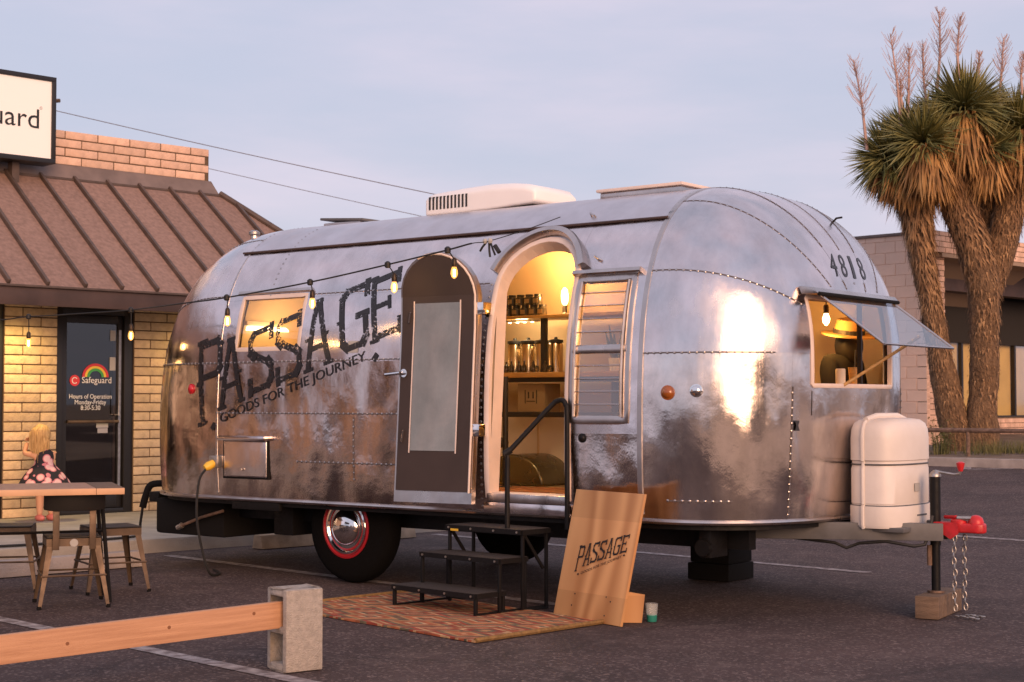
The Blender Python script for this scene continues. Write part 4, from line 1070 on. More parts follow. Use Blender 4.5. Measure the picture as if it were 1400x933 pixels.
for sgn in (-1, 1):
    a, b_ = Vector((.35, W+sgn*.62, .505)), Vector((1.39, W+sgn*.06, .505)); d = (b_-a).normalized(); s_ = Vector((-d.y, d.x, 0))
    m = MB(); 
    vs = [q+s_*t_+Vector((0, 0, zz)) for q in (a, b_) for t_ in (-.028, .028) for zz in (-.052, .052)]
    m.add(vs, [(0, 1, 3, 2), (4, 6, 7, 5), (0, 2, 6, 4), (1, 5, 7, 3), (0, 4, 5, 1), (2, 3, 7, 6)])
    m.build('tongue_beam', 'frame_grey', trailer, bev=.006)
CS = -.085
cp = MB(); cp.prism([(1.40, -.06), (1.46, -.075), (1.56, -.075), (1.62, -.05), (1.70, -.055), (1.735, -.03), (1.735, .03), (1.70, .055), (1.62, .05), (1.56, .075), (1.46, .075), (1.40, .06)], (CS, W, .503), (.92, 0, 0), (0, .85, 0), (0, 0, 1), .060)
cp.v = [Vector((v.x+.115, v.y, v.z)) for v in cp.v]
co_ = cp.build('coupler', 'red_paint', trailer, bev=.014, seg=3)
MB().lathe([(.046, 0), (.046, .018), (.039, .04), (.02, .054), (.004, .058)], (1.57, W, .553), (0, 0, 1), 18).build('coupler_dome', 'red_paint', co_, smooth=True)
MB().lathe([(.05, 0), (.05, .02), (.04, .03)], (1.47, W-.01, .553), (0, 0, 1), 14).build('latch_collar', 'red_paint', co_, smooth=True)
MB().add([(1.31, W-.068, .56), (1.49, W-.07, .563), (1.49, W-.07, .50), (1.44, W-.07, .465), (1.33, W-.068, .53)], [(0, 1, 2, 3, 4)]).build('coupler_cheek', 'red_paint', co_)
MB().tube([(1.37, W+.02, .59), (1.46, W-.03, .595)], .012, 6).build('latch_lever', 'red_paint', co_)
MB().tube([(1.47, W-.04, .59), (1.55, W-.02, .59)], .014, 6).build('latch_pin', 'galvanised', co_)
jk = MB().tube([(1.318, W, .42), (1.318, W, .83)], .032, 14).build('tongue_jack', 'black_metal', trailer, smooth=True)
MB().tube([(1.318, W, .15), (1.318, W, .45)], .027, 14).build('jack_leg', 'black_metal', jk, smooth=True)
MB().lathe([(.052, 0), (.052, .012)], (1.318, W, .138), (0, 0, 1), 14).build('jack_foot', 'rust_steel', jk)
MB().tube([(1.29, W-.028, .30), (1.29, W-.028, .42)], .016, 8).build('rusty_sleeve', 'rust_steel', jk)
MB().lathe([(.036, 0), (.036, .012), (.022, .03), (.008, .04)], (1.318, W, .83), (0, 0, 1), 14).build('jack_cap', 'galvanised', jk, smooth=True)
MB().tube([(1.318, W, .865), (1.36, W+.01, .855), (1.43, W+.02, .845), (1.465, W+.02, .85), (1.47, W+.02, .87)], .008, 8).build('crank_arm', 'galvanised', jk, smooth=True)
MB().lathe([(.013, 0), (.022, .03), (.026, .05), (.012, .058)], (1.47, W+.02, .865), (0, 0, 1), 12).build('crank_knob', 'red_paint', jk, smooth=True)
def chain(x, y, z0, z1, extra):
    m = MB(); z = z0; k = 0
    def link(c, d, flip):
        d = d.normalized(); u = Vector((1, .3, 0)) if not flip else Vector((-.3, 1, 0))
        u = (u-d*u.dot(d)).normalized(); pts = []
        for q in range(9):
            a = 2*math.pi*q/8; pts.append(c+d*math.cos(a)*.022+u*math.sin(a)*.011)
        m.tube(pts, .0042, 5, cap=False)
    while z > z1:
        link(Vector((x+.004*math.sin(z*30), y, z)), Vector((0, 0, 1)), k % 2); z -= .034; k += 1
    for q in range(extra):
        link(Vector((x+.02+q*.032, y-.01*q, .012+.004*(q % 2))), Vector((1, -.3, 0)), q % 2)
    return m.build('safety_chain', 'galvanised', trailer, smooth=True)
chain(1.455, W-.05, .47, .03, 5); chain(1.485, W+.03, .47, .03, 4)
MB().tube([(1.33, W-.07, .60), (1.325, W-.10, .50), (1.30, W-.12, .43), (1.25, W-.16, .42), (1.10, W-.22, .445), (.95, W-.27, .43), (.88, W-.30, .40), (.82, W-.33, .43), (.5, W-.5, .47)], .010, 6).build('breakaway_cable', 'wire_black', trailer, smooth=True)
# gas bottle cover on the tongue
TC = Vector((1.03, W, 0)); tl = [(.525, 1.0), (.545, 1.03), (.655, 1.03), (.657, .985), (.668, .985), (.672, 1.0), (.875, 1.0), (.895, .975), (.925, .975), (.93, 1.01), (1.06, 1.01), (1.115, .985), (1.15, .92), (1.172, .78), (1.182, .5), (1.184, .02)]
m = MB(); nseg = 44; vs = []
def tank_xy(a, k):
    c, s_ = math.cos(a), math.sin(a); e = 2/3.0
    return (TC.x+math.copysign(abs(c)**e, c)*.175*k, TC.y+math.copysign(abs(s_)**e, s_)*.315*k)
for z, k in tl:
    for q in range(nseg):
        x, y = tank_xy(2*math.pi*q/nseg, k); vs.append((x, y, z))
m.add(vs, [(i*nseg+q, i*nseg+(q+1) % nseg, (i+1)*nseg+(q+1) % nseg, (i+1)*nseg+q) for i in range(len(tl)-1) for q in range(nseg)]+[tuple(range((len(tl)-1)*nseg, len(tl)*nseg))])
tk = m.build('gas_bottle_cover', 'tank_plastic', trailer, smooth=True)
pts = []
for z, k in tl: pts.append(Vector((TC.x+.0, TC.y-.315*k-.004, z)))
MB().tube([p+Vector((-.03, 0, 0)) for p in pts], .011, 8).build('cover_rib', 'tank_plastic', tk, smooth=True)
MB().tube([(TC.x-.03, TC.y-.27, 1.172), (TC.x-.02, TC.y-.15, 1.195), (TC.x-.02, TC.y+.15, 1.195), (TC.x-.02, TC.y+.28, 1.165)], .018, 8).build('cover_ridge', 'tank_plastic', tk, smooth=True)
for z in (.658, .905): 
    k = 1.003 if z > .8 else 1.0
    MB().tube([Vector((*tank_xy(2*math.pi*q/40, .985), z)) for q in range(41)], .0055, 6, cap=False).build('cover_groove', 'frame_grey', tk, smooth=True)
box_part('cover_label', 'flyer', tk, TC.x+.1795, TC.x+.1815, TC.y-.05, TC.y+.02, .74, .79, None, 0)
box_part('cover_slot', 'frame_grey', tk, TC.x+.178, TC.x+.182, TC.y-.02, TC.y+.12, .59, .60, None, 0)
box_part('bottle_tray', 'frame_grey', trailer, .85, 1.24, W-.28, W+.28, .505, .532, None, .004)
# stabiliser jack at the front, tank and bits under the rear
sj = MB().tube([(-.95, 2.10, .50), (-.70, 2.10, .33), (-.45, 2.10, .50)], .018, 6).build('scissor_jack', 'black_metal', trailer)
MB().tube([(-.90, 2.10, .27), (-.70, 2.10, .42), (-.50, 2.10, .27)], .018, 6).build('jack_arm', 'black_metal', sj)
box_part('holding_tank', 'black_rubber', trailer, -4.75, -3.95, .25, 1.0, .25, .53, None, .03)
box_part('bumper_beam', 'black_metal', trailer, -5.02, -4.9, .4, 2.0, .48, .56, None, .01)
MB().tube([(-4.4, .2, .32), (-4.15, .2, .40), (-3.9, .2, .46)], .012, 8).build('drain_pipe', 'rust_steel', trailer)
MB().tube([(-4.42, .2, .31), (-4.37, .2, .33)], .022, 10).build('drain_valve', 'galvanised', trailer)
box_part('frame_bracket', 'black_metal', trailer, -3.45, -3.25, .3, .5, .30, .53, None, .006)
box_part('side_skirt', 'black_metal', trailer, -3.6, -3.1, .02, .05, .50, .57, None, .004)
box_part('frame_bracket', 'black_metal', trailer, .28, .36, .2, .4, .36, .53, None, .006)
MB().lathe([(.05, -.02), (.05, .02)], (.32, .19, .42), (0, 1, 0), 14).build('bracket_boss', 'black_metal', trailer)

# ------------------------------------------------------------ trailer interior
def point_light(name, loc, energy, col=(1, .62, .25), r=.04):
    ld = bpy.data.lights.new(name, 'POINT'); ld.energy = energy; ld.color = col; ld.shadow_soft_size = r
    lo = bpy.data.objects.new(name, ld); COL.objects.link(lo); lo.location = loc; return lo
box_part('shelf', 'counter_wood', trailer, -3.3, -1.2, 1.86, 2.20, 1.93, 1.955, None, .003)
box_part('counter', 'counter_wood', trailer, -3.4, -1.0, 1.78, 2.28, 1.47, 1.51, None, .004)
box_part('counter_edge', 'print_black', trailer, -3.4, -1.0, 1.80, 1.84, 1.435, 1.469, None, 0)
box_part('lower_rail', 'pipe_black', trailer, -3.3, -1.0, 1.83, 1.87, 1.165, 1.205, None, .004)
box_part('lower_panel', 'interior_white', trailer, -3.4, -1.0, 2.12, 2.15, .64, 1.165, None, 0)
box_part('panel_join', 'lining', trailer, -2.38, -2.36, 2.115, 2.121, .64, 1.165, None, 0)
MB().tube([(-2.10, 1.36, .645), (-2.10, 1.36, 1.47)], .022, 10).build('support_pipe', 'pipe_black', trailer, smooth=True)
MB().lathe([(.05, 0), (.05, .01), (.03, .02)], (-2.10, 1.36, .642), (0, 0, 1), 12).build('pipe_flange', 'pipe_black', trailer)
MB().tube([(-2.10, 1.36, .98), (-2.16, 1.36, .98)], .04, 10).build('pipe_valve', 'pipe_black', trailer)
box_part('shelf_post', 'pipe_black', trailer, -2.18, -2.14, 1.90, 1.94, 1.51, 1.93, None, 0)
for x in (-2.75, -1.45): box_part('counter_leg', 'pipe_black', trailer, x-.025, x+.025, 1.84, 1.89, .64, 1.43, None, 0)
m = MB(); n_ = 14
pr = [(-.30*math.cos(math.pi*k/n_), .24*math.sin(math.pi*k/n_)) for k in range(n_+1)]
m.prism(pr, (-2.33, 1.72, .64), (1, 0, 0), (0, 0, 1), (0, 1, 0), .42); m.build('wheel_box', 'wheel_box', trailer, bev=.02, seg=3)
led = box_part('shelf_light', 'galvanised', trailer, -2.60, -2.30, 1.98, 2.05, 1.915, 1.929, None, 0)
for k in range(4): MB().lathe([(.012, 0), (.012, .006)], (-2.57+k*.075, 2.01, 1.908), (0, 0, 1), 8).build('light_dot', 'lamp_glow', led)
point_light('shelf_lamp', (-2.45, 2.0, 1.88), 4, (1, .72, .38), .05)
cl_ = MB().lathe([(.09, 0), (.09, .02), (.06, .03)], (-1.55, 1.15, 2.565), (0, 0, 1), 20).build('fill_lamp', 'tube_glow', trailer, smooth=True)  # out-of-view lamp added to brighten the floor and lower panels
point_light('fill_light', (-1.55, 1.15, 2.50), 13, (1, .72, .40), .08)
lmp = thing('table_lamp', (-2.02, 2.0, 1.956), 'small lit lamp with black base on the shelf inside the trailer', 'lamp')
MB().lathe([(.03, 0), (.03, .01), (.02, .02), (.02, .075)], (-2.02, 2.0, 1.956), (0, 0, 1), 12).build('base', 'pipe_black', lmp)
MB().lathe([(.012, 0), (.026, .03), (.028, .08), (.022, .12), (.005, .14)], (-2.02, 2.0, 2.03), (0, 0, 1), 14).build('bulb', 'lamp_glow', lmp, smooth=True)
point_light('table_lamp_light', (-2.02, 1.93, 2.11), 15, (1, .50, .16), .05)
jar0 = None
def jar(x, y, z, label, group):
    global jar0
    if jar0 is None:
        jar0 = thing('storage_jar', (x, y, z), label, 'jar', group)
        MB().lathe([(.033, 0), (.036, .008), (.036, .06), (.028, .068)], (x, y, z), (0, 0, 1), 12).build('jar_body', 'jar_glass', jar0, smooth=True)
        MB().lathe([(.031, 0), (.031, .016)], (x, y, z+.068), (0, 0, 1), 12).build('lid', 'jar_lid', jar0)
        MB().box(x-.022, x+.022, y-.0375, y-.036, z+.016, z+.048).build('label', 'jar_label', jar0)
        return jar0
    o = dup(jar0, None, (x, y, z)); o['label'] = label; o['group'] = group; return o
for k in range(7):
    jar(-2.70+k*.085, 1.94, 1.9555, 'dark jar with small label in the bottom row on the wooden shelf', 'jars on the shelf, bottom row')
for k in range(6):
    jar(-2.66+k*.085, 1.94, 2.0400, 'dark jar stacked on other jars on the wooden shelf', 'jars on the shelf, top row')
bin0 = None
for k in range(4):
    x = -2.55+k*.135
    if bin0 is None:
        bin0 = thing('dispenser', (x, 2.05, 1.51), 'tall shiny cylindrical dispenser on the wooden counter', 'dispenser', 'dispensers on the counter')
        MB().lathe([(.058, 0), (.058, .22), (.05, .235)], (x, 2.05, 1.51), (0, 0, 1), 20).build('body', 'steel_bin', bin0, smooth=True)
        MB().lathe([(.06, 0), (.06, .02), (.015, .03), (.012, .045)], (x, 2.05, 1.745), (0, 0, 1), 20).build('lid', 'pipe_black', bin0)
        MB().tube([(x, 1.99, 1.56), (x, 1.955, 1.56), (x, 1.955, 1.535)], .009, 6).build('tap', 'pipe_black', bin0)
    else: dup(bin0, None, (x, 2.05, 1.51))
bot0 = None
for k in range(8):
    x = -2.66+k*.075+random.uniform(-.012, .012)
    if bot0 is None:
        bot0 = tag(MB().lathe([(.018, 0), (.02, .005), (.02, .05), (.008, .068), (.008, .09)], (x, 1.86, 1.51), (0, 0, 1), 10).build('bottle', 'bottle', smooth=True), 'small dark bottle at the front of the wooden counter', 'bottle', 'bottles on the counter')
    else: dup(bot0, None, (x, 1.86+random.uniform(-.02, .03), 1.51))
fr0 = thing('picture_frame', (-2.76, 1.93, 1.51), 'black board in a thin wooden frame on the counter', 'frame')
MB().box(-2.80, -2.70, 1.92, 1.935, 1.52, 1.72).build('board', 'print_black', fr0)
for (a, b_, c_, d_) in ((-2.81, -2.69, 1.512, 1.524), (-2.81, -2.69, 1.716, 1.728), (-2.81, -2.80, 1.524, 1.716), (-2.70, -2.69, 1.524, 1.716)): MB().box(a, b_, 1.915, 1.94, c_, d_).build('frame_bar', 'counter_wood', fr0)
ct = thing('face_box', (-2.22, 1.95, 1.206), 'brown box with a drawn face on the rail below the counter', 'box')
MB().box(-2.36, -2.10, 1.845, 2.05, 1.206, 1.425).build('carton', 'carton', ct, bev=.004)
for (a, b_, c_, d_) in ((-2.26, -2.25, 1.31, 1.36), (-2.215, -2.205, 1.31, 1.36), (-2.275, -2.19, 1.285, 1.291), (-2.29, -2.284, 1.27, 1.375), (-2.18, -2.174, 1.27, 1.375)): MB().box(a, b_, 1.841, 1.8445, c_, d_).build('drawn_line', 'print_black', ct)
ir = MB().box(-2.6, -1.1, .95, 1.55, .641, .650).build('floor_rug', 'rug'); tag(ir, 'patterned red and cream rug on the floor inside the trailer', 'rug')
# rear light and front corner fittings
tl_ = box_part('strip_light', 'interior_white', trailer, -4.95, -4.80, 1.25, 1.75, 1.93, 1.97, None, 0)
box_part('tube', 'tube_glow', tl_, -4.85, -4.79, 1.28, 1.72, 1.89, 1.925, None, 0)
point_light('strip_lamp', (-4.55, 1.5, 1.86), 5, (1, .56, .2), .12)
box_part('rear_cupboard', 'counter_wood', trailer, -4.85, -4.4, 1.6, 2.05, .64, 1.72, None, .004)
box_part('front_counter', 'counter_wood', trailer, .10, .68, .66, 1.80, 1.345, 1.38, None, .004)
pdn = thing('pendant_lamp', (.40, 1.62, 1.80), 'lit pendant bulb with black socket behind the front window of the trailer', 'lamp')
MB().tube([(.40, 1.62, 2.32), (.40, 1.62, 1.92)], .004, 5).build('cord', 'wire_black', pdn)
MB().lathe([(.018, 0), (.018, .05), (.008, .06)], (.40, 1.62, 1.865), (0, 0, 1), 12).build('socket', 'brass', pdn)
MB().lathe([(.005, 0), (.022, .02), (.026, .045), (.014, .08)], (.40, 1.62, 1.785), (0, 0, 1), 12).build('bulb', 'lamp_glow', pdn, smooth=True)
point_light('pendant_light', (.36, 1.66, 1.77), 9, (1, .45, .10), .03)
pdc = thing('iced_drink', (.60, 1.62, 1.38), 'orange drink in a clear cup with a black straw behind the front window', 'cup')
MB().lathe([(.03, 0), (.042, .12), (.042, .125)], (.60, 1.62, 1.381), (0, 0, 1), 14).build('cup', 'counter_wood', pdc, smooth=True)
MB().tube([(.60, 1.62, 1.47), (.605, 1.63, 1.62)], .005, 6).build('straw', 'pipe_black', pdc)
tag(MB().lathe([(.032, 0), (.032, .11), (.028, .115)], (.56, 1.50, 1.381), (0, 0, 1), 14).build('paper_cup', 'interior_white', smooth=True), 'white paper cup standing on the counter behind the front window', 'cup')
pt = thing('potted_plant', (-1.50, 1.95, 1.51), 'spiky plant in a pale pot on the counter behind the louvred window', 'plant')
MB().lathe([(.05, 0), (.065, .09), (.065, .1)], (-1.50, 1.95, 1.511), (0, 0, 1), 14).build('pot', 'interior_white', pt)
m = MB()
for k in range(9):
    a = k*2.4; r_ = .02+.012*(k % 3); b0 = Vector((-1.50+.03*math.cos(a), 1.95+.03*math.sin(a), 1.60)); tip = b0+Vector((math.cos(a)*r_*2, math.sin(a)*r_*2, .16+.05*(k % 3)))
    m.tube([b0, b0.lerp(tip, .5), tip], [.016, .014, .002], 5)
m.build('leaves', 'weed', pt)

# ------------------------------------------------------------ people
def skin_body(name, verts, edges, radii, mt, parent, root=0, sub=2):
    me = bpy.data.meshes.new(name); inv = wm(parent).inverted()
    me.from_pydata([inv @ Vector(v) for v in verts], edges, [])
    o = bpy.data.objects.new(name, me); COL.objects.link(o); o.parent = parent; WM[o.name] = wm(parent)
    md = o.modifiers.new('skin', 'SKIN'); md.use_smooth_shade = True
    sv = me.skin_vertices[0].data
    for i, r_ in enumerate(radii):
        sv[i].radius = (r_, r_) if not isinstance(r_, tuple) else r_; sv[i].use_root = (i == root)
    s2 = o.modifiers.new('sub', 'SUBSURF'); s2.levels = sub; s2.render_levels = sub
    me.materials.append(MAT[mt]); return o
def blob(c, rx, ry, rz, name, mt, parent, cut=None, n=16, rot=0, nz=0.):
    m = MB(); vs = []; fs = []; R_ = Matrix.Rotation(rot, 3, 'Z')
    for i in range(n+1):
        t_ = math.pi*i/n
        for k in range(n*2):
            a = math.pi*k/n; p = Vector((rx*math.sin(t_)*math.cos(a), ry*math.sin(t_)*math.sin(a), rz*math.cos(t_)))
            if nz: p *= 1+nz*mnoise.noise(p*60)
            vs.append(Vector(c)+R_ @ p)
    for i in range(n):
        for k in range(n*2):
            a, b_, c2, d = i*n*2+k, i*n*2+(k+1) % (n*2), (i+1)*n*2+(k+1) % (n*2), (i+1)*n*2+k
            if cut is None or all(cut(vs[q]-Vector(c)) for q in (a, b_, c2, d)): fs.append((a, b_, c2, d))
    m.add(vs, fs); return m.build(name, mt, parent, smooth=True)
# server seated behind the front window, seen from the shoulders up
pc = Vector((.36, 1.95, .64)); per = thing('person', tuple(pc), 'person in dark clothes and tan wide-brimmed hat inside the trailer front window', 'person')
hd = pc+Vector((.05, -.02, 1.055))
V = [(0, 0, .50), (0, 0, .68), (.01, 0, .82), (.02, 0, .95), (.03, -.01, 1.0), (-.02, -.19, .90), (-.02, .19, .90), (.04, -.25, .62), (.04, .22, .62), (.24, -.20, .72), (.24, .12, .72), (-.04, -.10, .48), (-.04, .10, .48), (-.30, -.12, .46), (-.30, .12, .46), (-.30, -.12, .02), (-.30, .12, .02)]
E_ = [(0, 1), (1, 2), (2, 3), (3, 4), (2, 5), (2, 6), (5, 7), (6, 8), (7, 9), (8, 10), (0, 11), (0, 12), (11, 13), (12, 14), (13, 15), (14, 16)]
RR = [.14, .13, .15, .07, .05, .075, .075, .055, .055, .04, .04, .1, .1, .075, .075, .05, .05]
skin_body('body', [pc+Vector(v) for v in V], E_, RR, 'dark_jacket', per)
blob(hd, .088, .075, .108, 'head', 'skin', per)
blob(hd+Vector((.005, -.008, -.035)), .098, .088, .135, 'hair', 'hair_dark', per, cut=lambda p: p.y < .03 or p.x < -.02 or p.z > .08)
hat = MB().lathe([(.19, .0), (.19, .008), (.105, .012), (.10, .05), (.088, .105), (.05, .118), (.003, .11)], hd+Vector((0, 0, .035)), (.16, -.10, 1), 24).build('hat', 'hat_tan', per, smooth=True)
MB().lathe([(.108, .0), (.106, .03)], hd+Vector((0, 0, .046)), (.16, -.10, 1), 24).build('hat_band', 'print_black', hat)
# toddler by the shop wall
G0 = lot(-8.17, .51, .12); g_r = rad(-7.3)
girl = thing('child', tuple(G0), 'small blonde child in a dark floral dress leaning on the block wall', 'person', rotz=g_r)
FR = Matrix.Translation(G0) @ Matrix.Rotation(g_r, 4, 'Z')      # local: x away from wall, y along it
gl = lambda x, y, z: FR @ Vector((x, y, z))
sk = lambda nm, vs_, es_, rs_, mt, sub=2: skin_body(nm, [gl(*v) for v in vs_], es_, rs_, mt, girl, 0, sub)
V = [(0, 0, .42), (0, 0, .56), (-.01, -.01, .65), (-.02, -.02, .71), (-.02, -.03, .75), (-.01, -.10, .645), (.0, .09, .645), (-.09, -.17, .66), (-.12, .02, .62), (-.12, -.12, .77), (-.16, -.06, .74),
     (.02, -.055, .40), (.02, .055, .40), (.03, -.06, .22), (.03, .06, .22), (.03, -.06, .05), (.03, .06, .05)]
E_ = [(0, 1), (1, 2), (2, 3), (3, 4), (2, 5), (2, 6), (5, 7), (7, 9), (6, 8), (8, 10), (0, 11), (0, 12), (11, 13), (12, 14), (13, 15), (14, 16)]
RR = [.085, .075, .07, .035, .035, .035, .035, .028, .028, .02, .02, .055, .055, .042, .042, .028, .028]
sk('body', V, E_, RR, 'skin')
hc = gl(-.03, -.045, .835)
blob(hc, .083, .078, .098, 'head', 'skin', girl, rot=g_r)
blob(hc+Vector((.018, .012, .008)), .093, .09, .105, 'hair', 'hair_blond', girl, rot=g_r, nz=.1, cut=lambda p: p.x > -.03 or p.z > .045)
m = MB(); vs = []; nn = 40; hl = [(.09, .03), (.075, .062), (.04, .086), (.0, .095), (-.05, .094), (-.10, .088), (-.15, .078), (-.19, .062), (-.215, .04)]
for q, (z, r_) in enumerate(hl):
    for k in range(nn):
        a = lerp(-1.95, 1.95, k/(nn-1)); rr_ = r_*(1+.09*mnoise.noise(Vector((a*9, z*3, 1)))+.05*math.sin(a*17)); p = Vector((rr_*math.cos(a)*.95+.012, rr_*math.sin(a), z+.02*mnoise.noise(Vector((a*7, 3, 3)))*(q > 5)))
        vs.append(hc+FR.to_3x3() @ p)
m.add(vs, [(i*nn+k, i*nn+k+1, (i+1)*nn+k+1, (i+1)*nn+k) for i in range(len(hl)-1) for k in range(nn-1)])
for k in range(120):
    a = random.uniform(-1.9, 1.9); r_ = random.uniform(.082, .10); z0_ = random.uniform(-.05, .06)
    q0, q1, q2 = [hc+FR.to_3x3() @ Vector((r2*math.cos(a+da)*.95+.012, r2*math.sin(a+da), zz)) for r2, da, zz in ((r_, 0, z0_), (r_*.99, random.uniform(-.1, .1), z0_-.09), (r_*random.uniform(.55, 1.05), random.uniform(-.25, .25), z0_-random.uniform(.14, .22)))]
    m.tube([q0, q1, q2], [.0035, .0035, .001], 4)
m.build('long_hair', 'hair_blond', girl, smooth=True)
m = MB(); ring = []; nn = 48; lv = [(.34, .235, .34), (.40, .205, .30), (.46, .165, .2), (.51, .125, .1), (.55, .09, .03), (.575, .082, 0), (.62, .088, 0), (.67, .080, 0), (.70, .055, 0)]
vs = []
for z, r_, w_ in lv:
    for k in range(nn):
        a = 2*math.pi*k/nn; rr_ = r_*(1+.35*w_*math.cos(a*9+z*6)*.5)
        vs.append(gl(rr_*math.cos(a)-.01*(z-.4), rr_*1.12*math.sin(a)-.02*(z-.4), z+w_*.02*math.sin(a*9)))
m.add(vs, [(i*nn+k, i*nn+(k+1) % nn, (i+1)*nn+(k+1) % nn, (i+1)*nn+k) for i in range(len(lv)-1) for k in range(nn)]); m.build('dress', 'dress_print', girl, smooth=True)
for y in (-.06, .06):
    blob(gl(.035, y, .032)+Vector((0, 0, 0)), .075, .038, .034, 'shoe', 'shoe_pink', girl, rot=g_r)
for y, z in ((-.12, .775), (-.06, .745)):
    for k in range(5):
        b0 = gl(-.125-.012*k*.3, y-.02+.010*k, z+.01); MB().tube([b0, b0+FR.to_3x3() @ Vector((.012, .004, .025)), b0+FR.to_3x3() @ Vector((.03, .008, .032-.004*abs(k-2)))], [.006, .006, .004], 5).build('finger', 'skin', girl, smooth=True)
blob(hc+FR.to_3x3() @ Vector((-.04, -.075, -.012)), .012, .014, .010, 'nose', 'skin', girl)

# ------------------------------------------------------------ string of lights
def at(px, py, d):
    """a point in the place, given where the photograph shows it and how far away it stands"""
    R3 = VIEW; v = Vector(((px-700)/2160*d, (466.5-py)/2160*d, -d)); return CAM+R3 @ v
sl_ = thing('string_lights', at(250, 430, 12), 'black cable of warm lit bulbs strung from the shop to the trailer', 'lights')
key = [((-40, 434), 13.2), ((39, 433), 12.9), ((110, 429), 12.6), ((179, 424), 12.3), ((250, 415), 11.4), ((310, 407), 11.0), ((424, 386), 10.6), ((530, 362), 10.2), ((612, 342), 9.85), ((645, 333), 9.75), ((668, 330), 9.78), ((720, 314), 9.75), ((766, 297), 9.86)]
P = [at(*k[0], k[1]) for k in key]
# cable runs to a bracket on the shop fascia beyond the frame
P = [lot(EX+.03, -2.2, 2.30)]+P
def smooth_path(P, n=5):
    out = []
    for i in range(len(P)-1):
        p0, p1, p2, p3 = P[max(i-1, 0)], P[i], P[i+1], P[min(i+2, len(P)-1)]
        for k in range(n):
            t = k/n; out.append(.5*((2*p1)+(p2-p0)*t+(2*p0-5*p1+4*p2-p3)*t*t+(3*p1-p0-3*p2+p3)*t**3))
    return out+[P[-1]]
sp_ = smooth_path(P); cut_i = len(sp_)-5*3
MB().tube(sp_[:cut_i], .0055, 6).build('cable', 'wire_black', sl_, smooth=True)
MB().tube(sp_[cut_i-1:], .003, 5).build('hanging_wire', 'wire_black', sl_, smooth=True)
for (px, py, bx2, by2, d) in ((39, 433, 39, 470, 12.9), (179, 424, 179, 460, 12.3), (310, 407, 311, 440, 11.0), (424, 386, 427, 416, 10.6), (530, 362, 539, 394, 10.2), (612, 342, 621, 374, 9.85)):
    a = at(px, py, d); c = at(bx2, by2, d); top = Vector((c.x, c.y, c.z+.085))
    MB().lathe([(.012, -.022), (.02, -.015), (.02, .012), (.008, .022)], a, (0, 0, 1), 10).build('cable_clip', 'wire_black', sl_, smooth=True)
    MB().tube([a, a.lerp(top, .5)+Vector((.004, 0, 0)), top], .004, 5).build('drop_wire', 'wire_black', sl_)
    MB().lathe([(.016, -.045), (.018, -.03), (.016, .0), (.008, .012)], top, (0, 0, 1), 12).build('socket', 'brass', sl_, smooth=True)
    bb = MB().lathe([(.004, 0), (.016, .010), (.023, .03), (.021, .05), (.013, .075)], top-Vector((0, 0, .118)), (0, 0, 1), 14).build('bulb', 'bulb_glass', sl_, smooth=True)
    MB().tube([top-Vector((0, 0, .105)), top-Vector((0, 0, .06))], .006, 6).build('filament', 'bulb_core', sl_)
    point_light('bulb_light', top-Vector((0, 0, .085)), .55, (1, .6, .25), .025)
a = at(668, 330, 9.78)
for k, (dx, dy, dz) in enumerate(((.02, .0, -.10), (.06, .0, -.09), (-.06, 0, -.06))): MB().tube([a+Vector((dx*.2, 0, 0)), a+Vector((dx*.7, -.01, dz*.6)), a+Vector((dx, -.01, dz))], .007, 6).build('loose_tail', 'wire_black', sl_, smooth=True)
MB().tube([a+Vector((.05, 0, -.03)), a+Vector((.085, 0, -.075))], .014, 8).build('plug', 'wire_black', sl_)
for dx in (-.02, .02): MB().lathe([(.010, -.015), (.016, 0), (.010, .015)], a+Vector((dx, -.01, .0)), (0, 0, 1), 8).build('knot', 'flyer', sl_)

# ------------------------------------------------------------ entry steps, rug, sign board
stp = thing('entry_steps', (-1.0, -.25, 0), 'black metal folding steps with handrail below the trailer door', 'steps')
FS = Matrix.Rotation(rad(-6), 4, 'Z'); FS = Matrix.Translation((-1.0, 0, 0)) @ FS @ Matrix.Translation((1.0, 0, 0))
def tread(x0, x1, y0, y1, z, nm='tread'):
    o = MB(FS).box(x0, x1, y0, y1, z-.012, z).build(nm, 'tread', stp, bev=.003)
    MB(FS).box(x0, x1, y0-.010, y0-.001, z-.032, z-.002).build('front_rail', 'black_metal', o)
    for x in (x0, x1): MB(FS).box(x-.011 if x == x0 else x-.001, x+.001 if x == x0 else x+.011, y0, y1, z-.032, z-.002).build('side_rail', 'black_metal', o)
    for k in range(4): MB(FS).lathe([(.007, 0), (.007, .005)], (lerp(x0+.03, x1-.03, k/3), y0-.010, z-.017), (0, -1, 0), 6).build('bolt', 'bolt', o)
    return o
tread(-1.44, -.70, -.58, -.33, .145); tread(-1.38, -.68, -.40, -.16, .34); tread(-1.32, -.66, -.23, .02, .505, 'platform')
for x in (-1.43, -.71):
    for y in (-.57, -.34): MB(FS).box(x-.010, x+.010, y-.010, y+.010, 0.004, .133).build('leg', 'black_metal', stp, bev=.002)
    MB(FS).box(x-.012, x+.012, -.56, .05, .004, .024).build('foot_bar', 'black_metal', stp)
for x in (-1.37, -.69):
    for y in (-.39, -.17): MB(FS).box(x-.009, x+.009, y-.009, y+.009, .02, .33).build('leg', 'black_metal', stp, bev=.002)
for x in (-1.31, -.67):
    MB(FS).tube([(x, -.21, .49), (x, -.03, .26)], .011, 6).build('brace', 'black_metal', stp)
    for y in (-.21, 0.0): MB(FS).box(x-.009, x+.009, y-.009, y+.009, .02, .49).build('leg', 'black_metal', stp, bev=.002)
